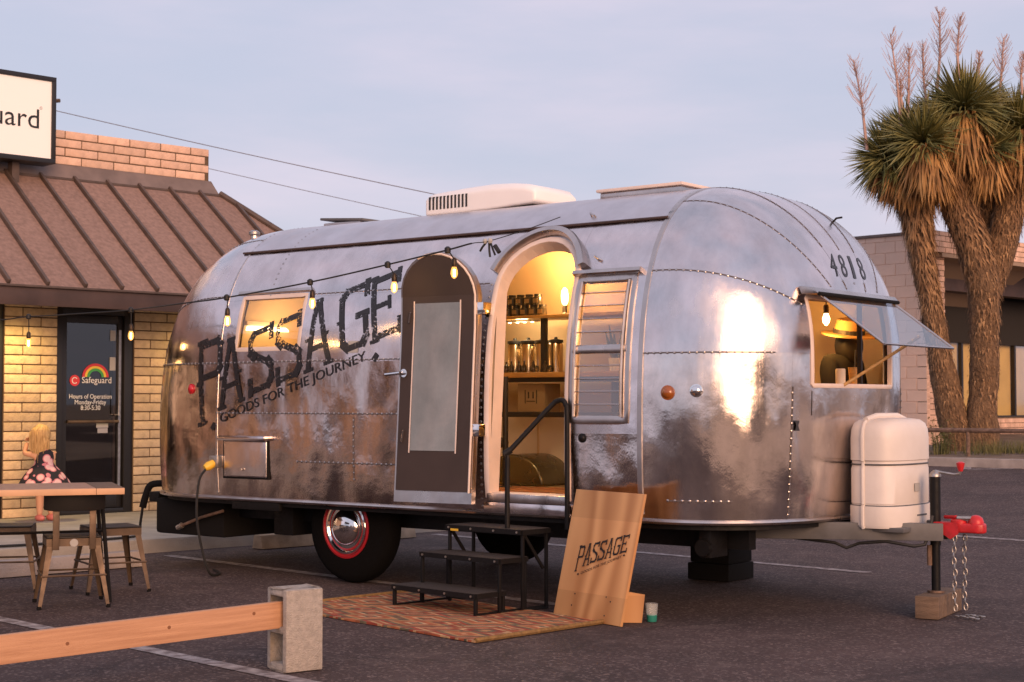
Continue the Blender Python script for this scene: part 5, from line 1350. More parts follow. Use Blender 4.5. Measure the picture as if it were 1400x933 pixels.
hr = [(-.83, -.22, .50), (-.83, -.22, .93), (-.825, -.215, .97), (-.80, -.19, 1.01), (-.62, -.06, 1.25), (-.58, -.04, 1.285), (-.545, -.035, 1.29), (-.52, -.035, 1.26), (-.51, -.035, 1.18), (-.51, -.035, .50)]
MB().tube(smooth_path([Vector(p) for p in hr], 3), .0165, 10).build('handrail', 'black_metal', stp, smooth=True)
MB().tube([(-.845, -.235, .955), (-.815, -.205, .985)], .022, 10).build('rail_joint', 'black_metal', stp)
MB(FS).box(-1.27, -1.20, -.2435, -.2425, .468, .482).build('yellow_sticker', 'plug_yellow', stp)
# rug, lot-aligned
RA, RB, RC_ = Vector((-2.02, -1.03)), Vector((-.148, -1.355)), Vector((-.03, -.28))
m = MB(); nu, nv = 40, 24
ux, uy = (RB-RA), (RC_-RB)
vs = []
for j in range(nv+1):
    for i in range(nu+1):
        p = RA+ux*(i/nu)+uy*(j/nv); e = .012*mnoise.noise(Vector((p.x*3, p.y*3, 0)))
        q = p+Vector((mnoise.noise(Vector((p.x*2, p.y*2, 5)))*.012, mnoise.noise(Vector((p.x*2, p.y*2, 9)))*.012))
        vs.append((q.x, q.y, .014+max(0, e)*.8))
m.add(vs, [(j*(nu+1)+i, j*(nu+1)+i+1, (j+1)*(nu+1)+i+1, (j+1)*(nu+1)+i) for j in range(nv) for i in range(nu)])
k0 = len(m.v); ring = [i for i in range(nu+1)]+[j*(nu+1)+nu for j in range(1, nv+1)]+[nv*(nu+1)+i for i in range(nu-1, -1, -1)]+[j*(nu+1) for j in range(nv-1, 0, -1)]
m.add([(m.v[r].x, m.v[r].y, .004) for r in ring], [])
for a in range(len(ring)): b_ = (a+1) % len(ring); m.f.append((ring[a], k0+a, k0+b_, ring[b_]))
ru = m.build('rug', 'rug', smooth=True); tag(ru, 'worn orange and cream patterned rug on the asphalt under the steps', 'rug')
mat('rug_border', (.20, .115, .04), .95, var=.3, vscale=40)
for (a, b_) in ((RB, RC_), (RA, RA+uy)):
    MB().tube([(lerp(a.x, b_.x, t/8), lerp(a.y, b_.y, t/8), .016) for t in range(9)], .014, 6).build('rug_edge', 'rug_border', ru, smooth=True)
# plywood board
bBL, bBR, bTR, bTL = Vector((-.481, -.22, .004)), Vector((.115, -.381, .004)), Vector((.205, -.262, .752)), Vector((-.385, -.112, .755))
sb = thing('plywood_sign', (-.14, -.24, 0), 'plywood board with black painted lettering leaning by the steps', 'sign')
bu = (bBR-bBL); bvv = (bTL-bBL); bn = bu.cross(bvv).normalized()
bz = bvv.normalized(); bxx = bu.normalized()
FB = Matrix(((bxx.x, -bn.x, bz.x, bBL.x), (bxx.y, -bn.y, bz.y, bBL.y), (bxx.z, -bn.z, bz.z, bBL.z), (0, 0, 0, 1)))
brd = MB(); c4 = [bBL, bBR, bTR, bTL]; brd.add([p for p in c4]+[p-bn*.018 for p in c4], [(0, 1, 2, 3), (7, 6, 5, 4), (0, 4, 5, 1), (1, 5, 6, 2), (2, 6, 7, 3), (3, 7, 4, 0)])
brd.build('board', 'plywood', sb, bev=.002)
def bpt(u, v, h=.0025): return bBL+(bBR-bBL)*u+((bTL-bBL)*(1-u)+(bTR-bBR)*u)*v+bn*h
mat('board_stain', (.40, .24, .125), .6, var=.2, vscale=9)
letters = 'PASSAGE'; u0, u1 = .20, .90
for i, ch in enumerate(letters):
    ua = lerp(u0, u1, i/7+.005); ub = lerp(u0, u1, (i+1)/7-.005); tt = (i+.5)/7
    yb = lerp(.375, .555, tt); h_ = lerp(.185, .140, tt); lean = .012
    q = [(ua, yb-.008), (ub, yb+.008), (ub+lean, yb+h_+.008), (ua+lean, yb+h_-.008)]
    vs, fs = union_glyph(GLY[ch]); MB().add([bpt(*bil(q, u, v)) for u, v in vs], fs).build('painted_letter', 'letter_black', sb)
vs, fs, (x0, x1, y0, y1) = text_mesh('GOODS FOR THE JOURNEY'); q = [(.30, .335), (.84, .500), (.845, .530), (.305, .365)]
MB().add([bpt(*bil(q, (x-x0)/(x1-x0), (y-y0)/(y1-y0))) for x, y in vs], fs).build('painted_words', 'letter_black', sb)
for u, v in ((.265, .342), (.875, .528)): MB().add([bpt(u+a, v+b_) for a, b_ in ((-.016, 0), (0, -.009), (.016, .002), (0, .010))], [(0, 1, 2, 3)]).build('painted_diamond', 'letter_black', sb)
for u, v in ((.27, .19), (.25, .1), (.75, .06), (.80, .17), (.73, .20)): MB().lathe([(.005, 0), (.004, .002)], bpt(u, v, .0), bn, 8).build('screw', 'print_black', sb)
fw_ = MB().add([(.02, -.245, .004), (.125, -.175, .004), (.14, -.165, .165), (.03, -.235, .185), (.01, -.228, .004), (.115, -.158, .004), (.13, -.148, .165), (.02, -.218, .185)], [(0, 1, 2, 3), (7, 6, 5, 4), (0, 4, 5, 1), (1, 5, 6, 2), (2, 6, 7, 3), (3, 7, 4, 0)]).build('foot_board', 'plywood', sb)
tag(fw_, 'small plywood prop behind the board')
cu = thing('drinking_glass', (.135, -.085, .0), 'clear glass with green base on the asphalt beside the plywood sign', 'glass')
MB().lathe([(.030, .036), (.033, .05), (.037, .105)], (.135, -.085, .003), (0, 0, 1), 20).build('glass_wall', 'cup_glass', cu, smooth=True).data
MB().lathe([(.027, 0), (.029, .005), (.031, .038), (.028, .041)], (.135, -.085, .003), (0, 0, 1), 20).build('green_base', 'cup_green', cu, smooth=True)

# ------------------------------------------------------------ cinder block rail in the foreground
BA = rad(38.2+35); bx0 = Vector((-.242, -2.638, 0))
ue, ve = Vector((math.cos(BA), math.sin(BA), 0)), Vector((math.cos(BA+math.pi/2), math.sin(BA+math.pi/2), 0))   # ue: along plain right face; ve: along holed left face
FBk = Matrix(((ue.x, ve.x, 0, bx0.x), (ue.y, ve.y, 0, bx0.y), (0, 0, 1, 0.004), (0, 0, 0, 1)))
S_, H_ = .20, .385; t_ = .034
blk = MB(FBk)
# outer rectangle with two cores running along ue: build as walls
outer = [(0, 0), (S_, 0), (S_, H_), (0, H_)]
cores = [(t_, t_, S_-t_, H_/2-t_*.5), (t_, H_/2+t_*.5, S_-t_, H_-t_)]
blk.box(0, S_*.97, 0, t_, 0, H_); blk.box(0, S_*.97, S_-t_, S_, 0, H_)
blk.box(0, S_*.97, t_, S_-t_, 0, t_); blk.box(0, S_*.97, t_, S_-t_, H_/2-t_/2, H_/2+t_/2); blk.box(0, S_*.97, t_, S_-t_, H_-t_, H_)
bm = bmesh.new(); me = bpy.data.meshes.new('x')
me.from_pydata([blk.fr @ v for v in blk.v], [], blk.f); bm.from_mesh(me)
bmesh.ops.remove_doubles(bm, verts=bm.verts, dist=1e-5)
dd = {}
for f in bm.faces: dd.setdefault(tuple(round(x, 4) for x in f.calc_center_median()), []).append(f)
bmesh.ops.delete(bm, geom=[f for v in dd.values() if len(v) > 1 for f in v], context='FACES')
blk2 = MB(); bm.verts.index_update(); blk2.add([v.co.copy() for v in bm.verts], [tuple(v.index for v in f.verts) for f in bm.faces]); bm.free()
tag(blk2.build('cinder_block', 'cinder', bev=.006, seg=2), 'grey cinder block standing on end with a board through its upper hole', 'block')
b_end = FBk @ Vector((.11, .085, .206)); bdir = (Vector((-.40, -1.27, -.052))).normalized(); bl_len = 4.9
bs = Vector((0, 0, 1)).cross(bdir).normalized(); bup = bdir.cross(bs).normalized()
if bup.z < 0: bup = -bup
FBm = Matrix(((bdir.x, bs.x, bup.x, b_end.x), (bdir.y, bs.y, bup.y, b_end.y), (bdir.z, bs.z, bup.z, b_end.z), (0, 0, 0, 1)))
lb = MB().box(0, bl_len, -.019, .019, 0, .125).build('lumber_board', 'lumber', bev=.003)
lb.matrix_world = FBm @ Matrix.Translation(lb.location)
tag(lb, 'long pale lumber board resting in the cinder block', 'board')
mat('knot', (.22, .085, .035), .6)
for x, z in ((.24, .085), (.66, .07), (1.13, .055)):
    for sg_ in (-1, 1):
        kn = MB().lathe([(.0085, 0), (.007, .0010)], (x-bl_len/2, sg_*.019, z), (0, sg_, 0), 10).build('knot', 'knot', lb)
        kn.parent = lb; kn.matrix_parent_inverse = Matrix.Identity(4)
        for v in kn.data.vertices: v.co = v.co
for ch in lb.children:
    # built in board coordinates: undo the parent shift done by build()
    sh = WM[lb.name].translation
    for v in ch.data.vertices: v.co = v.co+sh

# ------------------------------------------------------------ table, chair and stools
tva = Vector((-.85, .527, 0)).normalized(); tla = Vector((-.527, -.85, 0)).normalized()   # depth, length
TK = Vector((-2.70, -1.66, 0))
FT = Matrix(((tva.x, tla.x, 0, TK.x), (tva.y, tla.y, 0, TK.y), (0, 0, 1, 0), (0, 0, 0, 1)))
tb = thing('outdoor_table', FT @ Vector((.37, .7, 0)), 'wooden topped table with thin black legs on the asphalt', 'table')
for k in range(5):
    MB(FT).box(.15*k+.002, .15*(k+1)-.002, .17, 1.6, .722, .752).build('plank', 'table_wood', tb, bev=.003)
MB(FT).box(0, .75, 0, .168, .722, .7525).build('end_board', 'timber_grey', tb, bev=.003)
MB(FT).box(-.012, -.001, .17, 1.6, .712, .750).build('front_edge', 'table_edge', tb, bev=.002)
MB(FT).box(-.012, -.001, 0, .168, .712, .750).build('front_edge', 'table_edge', tb, bev=.002)
for y in (.10, 1.5):
    for x, xb in ((.42, .40), (.70, .80)): MB(FT).tube([(x, y, .72), (xb, y-.06 if y < 1 else y+.06, .006)], .013, 8).build('leg', 'black_metal', tb)
    MB(FT).tube([(.12, y, .712), (.70, y, .712)], .012, 6).build('top_bar', 'black_metal', tb)
MB(FT).tube([(.52, .08, .45), (.52, 1.5, .45)], .010, 6).build('stretcher', 'black_metal', tb)
def make_seat(name, label, back, group=None):
    t = thing(name, (0, 0, 0), label, 'chair' if back else 'stool', group)
    hs, zt = .165, .44
    MB().box(-hs, hs, -hs, hs, zt-.012, zt).build('seat', 'chair_black', t, bev=.012, seg=3)
    for (a, b_, c_, d_) in ((-hs, hs, -hs, -hs+.012), (-hs, hs, hs-.012, hs), (-hs, -hs+.012, -hs+.012, hs-.012), (hs-.012, hs, -hs+.012, hs-.012)): MB().box(a, b_, c_, d_, zt-.06, zt-.013).build('seat_rim', 'chair_metal', t)
    for sx in (-1, 1):
        for sy in (-1, 1):
            m = MB(); a0 = Vector((sx*(hs-.005), sy*(hs-.005), zt-.04)); a1 = Vector((sx*.215, sy*.215, .012))
            wv = .026
            # folded sheet leg: two flanges
            m.add([a0, a0+Vector((-sx*wv*1.6, 0, 0)), a1+Vector((-sx*wv*.8, 0, 0)), a1, a0+Vector((0, -sy*wv*1.6, 0)), a1+Vector((0, -sy*wv*.8, 0))], [(0, 1, 2, 3), (0, 3, 5, 4)])
            m.build('leg', 'chair_metal', t); MB().lathe([(.014, 0), (.014, .02)], a1-Vector((sx*.008, sy*.008, .012)), (0, 0, 1), 8).build('foot', 'black_rubber', t)
    for sy in (-1, 1): MB().tube([(-.19, sy*.19, .20), (.19, sy*.19, .20)], .007, 6).build('stretcher', 'chair_metal', t)
    for sx in (-1, 1): MB().tube([(sx*.19, -.19, .20), (sx*.19, .19, .20)], .007, 6).build('stretcher', 'chair_metal', t)
    if back:
        for sx in (-1, 1): MB().box(sx*.11-.02, sx*.11+.02, -hs-.030, -hs-.022, .36, .62).build('back_post', 'chair_metal', t, bev=.003)
        m = MB(); vs = []; n = 12
        for k in range(n+1):
            u = k/n*2-1; yy = -hs-.045+.035*u*u
            for z, dy in ((.60, .0), (.725, -.02)): 
                for th in (0, -.012): vs.append((u*.185, yy+dy+th, z-(.01*abs(u)**6)*(1 if z > .7 else -1)))
        m.add(vs, [(4*k+a, 4*k+b_, 4*k+4+b_, 4*k+4+a) for k in range(n) for a, b_ in ((0, 2), (2, 3), (3, 1), (1, 0))]+[(0, 1, 3, 2), (4*n, 4*n+2, 4*n+3, 4*n+1)])
        m.build('backrest', 'chair_black', t, bev=.004)
        MB().lathe([(.026, 0), (.024, .004)], (0, -hs-.001, .40), (0, -1, 0), 16).build('oval_plate', 'flyer', t)
    return t
facing = math.atan2(.585, -.81)-math.pi/2
def place_tree(t, loc, rz): 
    t.location = loc; t.rotation_euler.z = rz
ch1 = make_seat('metal_chair', 'black metal chair with low curved backrest facing the wooden table', True)
place_tree(ch1, (-3.17, -1.70, .004), facing+.08)
st1 = make_seat('metal_stool', 'backless metal stool under the wooden end of the table', False)
place_tree(st1, (-3.60, -1.07, .004), facing+.25)
st2 = dup(st1, None, (-4.20, -1.46, .004), facing-.1); st2['label'] = 'backless metal stool standing behind the metal chair with the backrest'
# wheel stops at the head of the bays
def wheel_stop(y0, y1, x, label, mt):
    m = MB(LOT); pr = [(-.08, 0), (.08, 0), (.055, .12), (-.055, .12)]
    m.prism(pr, (x, y0, .004), (1, 0, 0), (0, 0, 1), (0, 1, 0), y1-y0)
    return tag(m.build('wheel_stop', mt, bev=.012), label, 'wheel stop', 'wheel stops at the head of the bays')
wheel_stop(-2.3, -.52, -4.72, 'pale concrete wheel stop on the asphalt under the wooden table', 'kerb')
wheel_stop(.98, 2.75, -5.25, 'tan concrete wheel stop under the trailer beside the wheel', 'stop_concrete')
# timber under the tongue jack, block under the stabiliser
m = MB(Matrix.Translation((1.315, 1.27, .004)) @ Matrix.Rotation(rad(8), 4, 'Z')); m.box(-.07, .07, -.28, .25, 0, .132)
tag(m.build('timber_block', 'timber_grey', bev=.006), 'short weathered timber block under the tongue jack', 'timber')
sbk = thing('support_blocks', (-.70, 2.12, 0), 'dark support blocks stacked under the trailer front corner', 'blocks')
MB().box(-.88, -.54, 1.94, 2.30, .004, .125).build('lower_block', 'black_rubber', sbk, bev=.008); MB().box(-.87, -.55, 1.96, 2.29, .128, .245).build('upper_block', 'black_rubber', sbk, bev=.008)
# cables on the ground and the hose behind the trailer
pc_ = [(-3.75, -.10, .79), (-3.78, -.14, .70), (-3.78, -.16, .45), (-3.74, -.14, .2), (-3.70, -.10, .03), (-3.76, .05, .012), (-4.0, .2, .012)]
tag(MB().tube(smooth_path([Vector(p) for p in pc_]), .010, 6).build('power_cable', 'wire_black', smooth=True), 'black power cable hanging from the yellow plug to the ground', 'cable')
hs_ = thing('black_hose', (-5.2, .42, .0), 'thick black hose bent down from the trailer rear to the pavement', 'hose')
a, b_, c_, d_ = at(226, 661, 13.35), at(207, 663, 13.35), at(200, 676, 13.35), at(195, 694, 13.35)
MB().tube(smooth_path([a, b_, c_, d_]), .030, 10).build('hose', 'black_rubber', hs_, smooth=True)
e_ = at(189, 738, 13.4); e_.z = .135
MB().tube(smooth_path([d_, d_.lerp(e_, .5), e_+Vector((0, 0, .03)), e_+Vector((-.08, -.10, 0)), Vector((-5.75, -.3, .135)), Vector((-6.0, -.9, .135)), Vector((-6.3, -2.2, .135))]), .012, 6).build('cable', 'wire_black', hs_, smooth=True)

# ------------------------------------------------------------ planting bed, kerb, rail, yucca, right building
kA, kB = at(1240, 630, 23.3), at(1450, 634, 21.6)
kd = (kB-kA); kd.z = 0; kd.normalize(); kn_ = Vector((-kd.y, kd.x, 0))
if kn_.dot(CAM-kA) > 0: kn_ = -kn_
k0_ = kA-kd*9; k1_ = kB+kd*9
bed = MB(); KZ = .475
nb = 26; vs = []
for j in range(7):
    for i in range(nb+1):
        p = k0_.lerp(k1_, i/nb)+kn_*(.14+j*1.3); vs.append((p.x, p.y, KZ+.0+.035*j+.02*mnoise.noise(Vector((p.x, p.y, 0)))))
bed.add(vs, [(j*(nb+1)+i, j*(nb+1)+i+1, (j+1)*(nb+1)+i+1, (j+1)*(nb+1)+i) for j in range(6) for i in range(nb)])
tag(bed.build('planting_bed', 'soil', smooth=True), kind='structure')
m = MB(); 
vs = [q+Vector((0, 0, z)) for q in (Vector((k0_.x, k0_.y, 0)), Vector((k1_.x, k1_.y, 0))) for q in (q,) for z in (.1, KZ+.015)]
a0, a1 = Vector((k0_.x, k0_.y, 0)), Vector((k1_.x, k1_.y, 0))
m.add([a0+Vector((0, 0, .1)), a1+Vector((0, 0, .1)), a1+kn_*.15+Vector((0, 0, .1)), a0+kn_*.15+Vector((0, 0, .1)), a0+Vector((0, 0, KZ+.015)), a1+Vector((0, 0, KZ+.015)), a1+kn_*.15+Vector((0, 0, KZ+.015)), a0+kn_*.15+Vector((0, 0, KZ+.015))], [(0, 1, 5, 4), (1, 2, 6, 5), (2, 3, 7, 6), (3, 0, 4, 7), (4, 5, 6, 7)])
tag(m.build('kerb', 'kerb', bev=.02), kind='structure')
rl = thing('pipe_railing', at(1300, 615, 23.9), 'low rusty pipe railing in front of the yucca', 'railing')
ra, rb = at(1262, 588, 23.9), at(1262, 588, 23.9)+kd*4.5
ra = ra-kd*3
MB().tube([ra, rb], .035, 8).build('rail', 'rust_steel', rl, smooth=True)
for k in range(5):
    p = ra.lerp(rb, k/4); MB().tube([Vector((p.x, p.y, .42)), p], .03, 8).build('post', 'rust_steel', rl)
# yucca
yb_ = at(1328, 614, 25.0)
yu = thing('yucca_tree', tuple(yb_), 'tall old yucca with shaggy trunks, green leaf heads and dry flower stalks', 'tree')
trunks = [
 [((1318, 622), 25.0, 52), ((1300, 560), 25.0, 44), ((1284, 480), 25.0, 36), ((1270, 400), 25.0, 34), ((1258, 330), 25.0, 40), ((1250, 270), 25.0, 54), ((1238, 235), 25.0, 46)],
 [((1340, 622), 24.9, 58), ((1344, 540), 24.9, 44), ((1346, 460), 24.9, 43), ((1344, 390), 24.9, 48), ((1328, 330), 24.9, 50), ((1308, 275), 24.9, 52), ((1300, 225), 24.9, 54), ((1302, 190), 24.9, 40)],
 [((1352, 400), 25.1, 40), ((1368, 340), 25.1, 46), ((1382, 280), 25.1, 48), ((1392, 235), 25.1, 46), ((1398, 205), 25.1, 36)],
 [((1360, 350), 25.4, 34), ((1352, 290), 25.4, 36), ((1350, 240), 25.4, 34), ((1352, 215), 25.4, 28)],
]
px25 = 25.0/2160
yr = random.Random(5)
for T_ in trunks:
    P_ = [at(*a, d) for a, d, w_ in T_]; R_ = [w_*px25*.45 for a, d, w_ in T_]
    PP = smooth_path(P_, 6); RRs = []
    for i in range(len(P_)-1):
        for k in range(6): RRs.append(lerp(R_[i], R_[i+1], k/6))
    RRs.append(R_[-1])
    m = MB(); m.tube(PP, RRs, 22)
    for i, v in enumerate(m.v):
        ax = PP[min(i//22, len(PP)-1)]; d = v-ax
        m.v[i] = ax+d*(1+.16*mnoise.noise(v*4)+.07*mnoise.noise(v*13))
    m.build('trunk', 'trunk_fibre', yu, smooth=True)
    # shaggy dead leaves clothing the trunk, dense near the top
    m = MB(); n = len(PP)
    for k in range(2600):
        f = yr.random()**.55*(n-1.01); i = int(f); c = PP[i].lerp(PP[i+1], f-i); r_ = lerp(RRs[i], RRs[i+1], f-i)
        ax = (PP[i+1]-PP[i]).normalized(); s_ = ax.orthogonal().normalized(); a = yr.uniform(0, 2*math.pi)
        rd_ = (Matrix.Rotation(a, 3, ax) @ s_); hgt = f/(n-1)
        ln = yr.uniform(.08, .24)*(.35+1.2*hgt**2); b0 = c+rd_*r_*yr.uniform(.92, 1.1); tip = b0-ax*ln*.8-Vector((0, 0, ln*.3))+rd_*ln*yr.uniform(.05, .55)+ax.cross(rd_)*ln*yr.uniform(-.35, .35); tn = ax.cross(rd_)*yr.uniform(.008, .02)
        m.add([b0-tn, b0+tn, tip], [(0, 1, 2)])
    m.build('dead_leaf_skirt', 'trunk_shag', yu, kind='stuff')
def rosette(c, R, nleaf, tilt):
    m = MB(); dead = MB(); up = tilt.normalized()
    for k in range(nleaf):
        z = 1-1.55*yr.random()**.9; a = yr.uniform(0, 2*math.pi); q = math.sqrt(max(0, 1-z*z))
        s_ = up.orthogonal().normalized(); d = up*z+(Matrix.Rotation(a, 3, up) @ s_)*q
        ln = R*yr.uniform(.62, 1.10)*(1.0 if z > -.2 else .9); sd = d.cross(Vector((0, 0, 1))); sd = sd.normalized() if sd.length > .05 else Vector((1, 0, 0)); wd = yr.uniform(.013, .022)
        b0 = c+d*R*.10; mid = b0+d*ln*.55; tip = b0+d*ln-Vector((0, 0, ln*.30*(1-abs(z))*yr.random()**2))+sd*ln*yr.uniform(-.10, .10); nn_ = sd.cross(d)*.006
        m.add([b0-sd*wd*.8, b0+sd*wd*.8, mid+sd*wd, mid-sd*wd, tip, mid+nn_*3], [(0, 1, 5), (1, 2, 5), (2, 4, 5), (4, 3, 5), (3, 0, 5)])
    m.build('leaf_head', 'leaf_green', yu, kind='stuff')
    for k in range(int(nleaf*2.0)):
        a = yr.uniform(0, 2*math.pi); s_ = Vector((math.cos(a), math.sin(a), 0)); b0 = c-up*R*yr.uniform(.05, .55)+s_*R*yr.uniform(.15, .42); ln = R*yr.uniform(.4, 1.15)
        tip = b0+s_*ln*yr.uniform(-.1, .45)+s_.cross(Vector((0, 0, 1)))*ln*yr.uniform(-.25, .25)-Vector((0, 0, ln*yr.uniform(.7, 1))); tn = s_.cross(Vector((0, 0, 1)))*yr.uniform(.009, .02)
        dead.add([b0-tn, b0+tn, b0.lerp(tip, .6)+tn, tip, b0.lerp(tip, .6)-tn], [(0, 1, 2, 3, 4)])
    dead.build('dead_leaves', 'leaf_dead', yu, kind='stuff')
for (px, py, d, R, nl, tx) in ((1214, 216, 25, .68, 560, -.9), (1240, 188, 25.2, .66, 520, -.5), (1262, 196, 24.5, .74, 560, -.3), (1230, 232, 24.9, .58, 380, -.9), (1318, 152, 24.7, .82, 760, .05), (1288, 172, 25.5, .72, 520, -.25), (1342, 168, 25.6, .70, 460, .2), (1272, 214, 24.7, .6, 360, -.2), (1352, 205, 24.7, .62, 380, .1), (1395, 176, 24.9, .78, 640, .0), (1366, 188, 25.4, .66, 460, -.2), (1428, 182, 25.3, .7, 480, .4)):
    rosette(at(px, py, d), R, nl, Vector((tx*.786, tx*.618, 1)))
def stalk(px0, py0, px1, py1, d):
    a, b_ = at(px0, py0, d), at(px1, py1, d); m = MB(); mid = a.lerp(b_, .5)+Vector((yr.uniform(-.04, .04), yr.uniform(-.04, .04), 0))
    P_ = smooth_path([a, mid, b_], 6); n = len(P_); m.tube(P_, [lerp(.028, .008, i/(n-1)) for i in range(n)], 6)
    H = (b_-a).length
    for k in range(70):
        t = yr.uniform(.34, .98); i = int(t*(n-1)); c = P_[i].lerp(P_[min(i+1, n-1)], t*(n-1)-i); an = yr.uniform(0, 2*math.pi); ln = H*.22*min(1, (t-.30)*7)*(1.03-t)**.5/.65*yr.uniform(.7, 1.1)+.02
        e = c+Vector((math.cos(an)*ln*.62, math.sin(an)*ln*.62, ln*.85)); mm_ = c+Vector((math.cos(an)*ln*.36, math.sin(an)*ln*.36, ln*.38))
        m.tube([c, mm_, e], [.0045, .004, .003], 3, cap=False)
    m.build('flower_stalk', 'stalk', yu)
for s_ in ((1185, 205, 1167, 82), (1232, 180, 1217, 46), (1241, 170, 1243, 66), (1270, 160, 1262, 60), (1281, 122, 1284, 16), (1310, 108, 1313, 22), (1336, 118, 1339, 72), (1365, 145, 1372, 52), (1398, 130, 1400, 74), (1235, 150, 1232, 110)):
    stalk(*s_, 24.9+yr.uniform(-.3, .3))
# weeds round the trunk foot
wd_ = thing('weeds', at(1360, 618, 24.0), 'dry green weeds and grass at the foot of the yucca', 'weeds')
for (px, py, n, h_, sp) in ((1375, 617, 260, .28, .55), (1395, 617, 240, .30, .5), (1287, 618, 70, .55, .14), (1340, 619, 120, .30, .4), (1420, 617, 160, .3, .5)):
    m = MB(); c = at(px, py, 24.0)
    for k in range(n):
        b0 = c+Vector((yr.gauss(0, sp*.5), yr.gauss(0, sp*.5), -.06)); b0.z = KZ-.02
        tip = b0+Vector((yr.uniform(-.12, .12), yr.uniform(-.12, .12), h_*yr.uniform(.5, 1.1))); sd = Vector((yr.uniform(-1, 1), yr.uniform(-1, 1), 0)).normalized()*.008
        m.add([b0-sd, b0+sd, tip], [(0, 1, 2)])
        if h_ > .5:
            for q in range(2):
                p = b0.lerp(tip, yr.uniform(.3, 1)); l_ = Vector((yr.uniform(-.07, .07), yr.uniform(-.07, .07), .03)); m.add([p, p+l_*.5+sd*2, p+l_, p+l_*.5-sd*2], [(0, 1, 2, 3)])
    m.build('tuft', 'weed', wd_, kind='stuff')
# right building: side wall in painted block, brick corner and fascia, recessed front
BZ = .50; CX, CY = -8.13, 16.88
rb_ = thing('block_building', lot(CX, CY, BZ), 'low building with painted block side wall and brick fascia behind the yucca', 'building', rotz=rad(-7.3))
TOPZ = 4.24
box_part('joint_wall', 'block_joint', rb_, -22, CX-.02, CY+.008, CY+.25, BZ-.3, TOPZ-.05, LOT, 0)
r0 = 0
z = BZ; i = 0
me_cache = {}
while z < TOPZ-.06:
    h_ = min(.20, TOPZ-.05-z); x = CX-(.2 if i % 2 else 0); first = True
    xe = CX
    while xe > CX-5.2:
        xs_ = xe-(.2 if (first and i % 2) else .4); first = False
        key = (round(xe-xs_, 3), round(h_, 3))
        if key not in me_cache:
            o = MB().box(-key[0]+.004, -.004, 0, .10, .004, key[1]-.004).build('wall_block', 'wall_block', None, bev=.004, seg=1); me_cache[key] = (o.data, o.location.copy()); bpy.data.objects.remove(o)
        me, off = me_cache[key]; o = bpy.data.objects.new('wall_block', me); COL.objects.link(o); o.parent = rb_
        o.matrix_local = wm(rb_).inverted() @ LOT @ Matrix.Translation((xe, CY-yr.uniform(0, .003), z)) @ Matrix.Translation(off)
        xe = xs_
    z += .20; i += 1
box_part('coping', 'flashing', rb_, -22, CX+.02, CY-.03, CY+.3, TOPZ-.05, TOPZ, LOT, .004)
def brick_field(name, xf, y0, y1, z0, z1, ch=.0965, cl=.40, depth=.03):
    m = MB(LOT); r = 0; z = z0
    while z < z1-.03:
        zt = min(z+ch, z1); y = y0-(cl/2 if r % 2 else 0)
        while y < y1:
            a, b_ = max(y, y0)+.006, min(y+cl, y1)-.006
            if b_-a > .03: m.box(xf-depth, xf-yr.uniform(0, .004), a, b_, z+.006, zt-.006)
            y += cl
        z += ch; r += 1
    box_part('mortar', 'mortar', rb_, xf-depth-.15, xf-.012, y0, y1, z0, z1, LOT, 0)
    return m.build(name, 'brick_small', rb_, kind='stuff')
brick_field('corner_bricks', CX, CY, CY+.62, BZ-.2, 3.87)
brick_field('fascia_bricks', CX+.15, CY+.0, CY+14, 3.87, TOPZ)
box_part('canopy_soffit', 'soffit', rb_, -12, CX+.14, CY+.3, CY+14, 3.80, 3.868, LOT, 0)
box_part('canopy_beam', 'fascia_brown', rb_, -9.2, -8.9, CY+.62, CY+14, 3.35, 3.80, LOT, 0)
box_part('recess_wall', 'shade_black', rb_, -12.2, -12, CY+.3, CY+14, 2.3, 3.8, LOT, 0)
brick_field('sill_bricks', -9.6, CY+.63, CY+14, BZ-.2, 1.0)
box_part('recess_wall', 'stucco', rb_, -10.4, -10.2, CY+.3, CY+14, BZ-.2, 2.75, LOT, 0)
box_part('header', 'shade_black', rb_, -9.75, -9.6, CY+.63, CY+14, 2.45, 3.35, LOT, 0)  # near-black colour stands in for the deep shade under the canopy
for k in range(7):
    y0 = CY+.66+k*1.05
    wn = box_part('window_frame', 'black_frame', rb_, -9.70, -9.62, y0-.03, y0+.03, 1.0, 2.45, LOT, 0)
    box_part('blind', 'curtain', wn, -9.74, -9.72, y0+.03, y0+1.02, 1.0, 2.45, LOT, 0)
    MB(LOT).quad((-9.66, y0+.03, 1.0), (-9.66, y0+1.02, 1.0), (-9.66, y0+1.02, 2.45), (-9.66, y0+.03, 2.45)).build('pane', 'blind_glass', wn)
box_part('window_rail', 'black_frame', rb_, -9.70, -9.62, CY+.63, CY+8, .985, 1.03, LOT, 0)
MB(LOT).add([(CX-.4, CY+1.3, 3.8), (CX-.4, CY+4.5, 3.8), (-10.0, CY+4.5, 2.9), (-10.0, CY+1.3, 2.9)], [(0, 1, 2, 3)]).build('sloped_soffit', 'soffit', rb_)
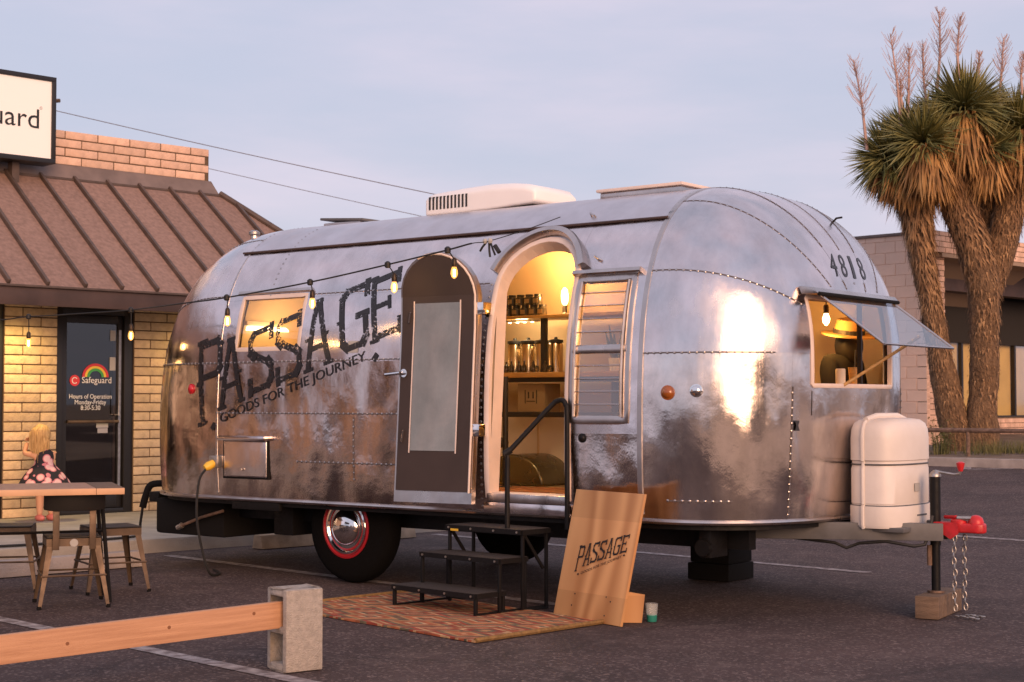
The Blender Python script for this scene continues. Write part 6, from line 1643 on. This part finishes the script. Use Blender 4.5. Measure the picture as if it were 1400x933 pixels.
# ------------------------------------------------------------ utility pole and wires beyond the shop
pp = at(40, 140, 46); up_ = thing('utility_pole', (pp.x, pp.y, 0), 'wooden utility pole standing behind the shop', 'pole')
MB().tube([(pp.x, pp.y, 0), (pp.x, pp.y, pp.z+.3)], [.16, .11], 10).build('pole', 'pole_wood', up_)
MB().tube([pp-Vector((.9, .4, 0)), pp+Vector((.9, .4, 0))], .06, 6).build('crossarm', 'pole_wood', up_)
for (a, b_, nm) in (((40, 143, 46), (1300, 400, 40), 'overhead_wire'), ((40, 172, 46), (1300, 440, 40), 'overhead_wire')):
    p, q = at(*a), at(*b_); P_ = [p.lerp(q, k/24)-Vector((0, 0, .9*4*(k/24)*(1-k/24)*.22)) for k in range(25)]
    o = MB().tube(P_, .012 if a[1] < 150 else .009, 5).build(nm, 'wire_grey'); tag(o, 'upper of the two thin overhead wires behind the shop' if a[1] < 150 else 'lower of the two thin overhead wires behind the shop', 'wire')
# ------------------------------------------------------------ unseen surroundings added behind the viewer, for the trailer's metal to reflect
def far_tree(loc, h, r, label):
    t = thing('reflection_tree', loc, label, 'tree', 'unseen trees added for reflections'); L0 = Vector(loc); rr = random.Random(int(loc[0]*10+loc[1]))
    MB().tube([L0, L0+Vector((.1, .1, h*.5)), L0+Vector((.0, .2, h*.8))], [.22, .15, .06], 8).build('trunk', 'far_bark', t)
    m = MB()
    for k in range(900):
        d = Vector((rr.gauss(0, 1), rr.gauss(0, 1), rr.gauss(0, 1))).normalized()*rr.random()**.45
        c = L0+Vector((d.x*r, d.y*r, h*.68+d.z*h*.34)); u = Vector((rr.gauss(0, 1), rr.gauss(0, 1), rr.gauss(0, 1))).normalized()*.22; v = u.orthogonal().normalized()*.18
        m.add([c-u, c+v, c+u, c-v], [(0, 1, 2, 3)])
    m.build('crown', 'far_leaf', t)
back = Vector((math.sin(TH), -math.cos(TH), 0)); right = Vector((math.cos(TH), math.sin(TH), 0))
for (bk, rt, h, r) in ((38, 2, 4.2, 1.6), (44, 9, 5.4, 1.2), (40, 14, 3.6, 2.0), (46, 20, 5.0, 2.2), (36, 28, 4.4, 2.0), (30, 36, 5.0, 2.2), (42, -10, 4.0, 2.0), (48, -20, 5.0, 2.4), (36, -30, 4.5, 2.2)):
    p = CAM+back*bk+right*rt; far_tree((p.x, p.y, 0), h, r, 'dark leafy tree added unseen behind the viewer for the metal to reflect')
for (bk, rt, w_, h) in ((50, -6, 16, 3.4), (44, -34, 18, 3.8), (38, 44, 16, 3.6)):
    p = CAM+back*bk+right*rt; fb = thing('reflection_store', (p.x, p.y, 0), 'low stucco store added unseen behind the viewer for the metal to reflect', 'building', 'unseen stores added for reflections', rotz=TH)
    Fm = Matrix.Translation((p.x, p.y, 0)) @ Matrix.Rotation(TH, 4, 'Z')
    MB(Fm).box(-w_/2, w_/2, -4, 4, 0, h).build('wall', 'stucco', fb); MB(Fm).box(-w_/2-.3, w_/2+.3, -4.3, 4.3, h, h+.35).build('roof', 'fascia_brown', fb)
    for k in range(5): MB(Fm).box(-w_/2+1+k*w_/5, -w_/2+2.4+k*w_/5, 4.0, 4.05, .6, 2.4).build('window', 'shade_black', fb)
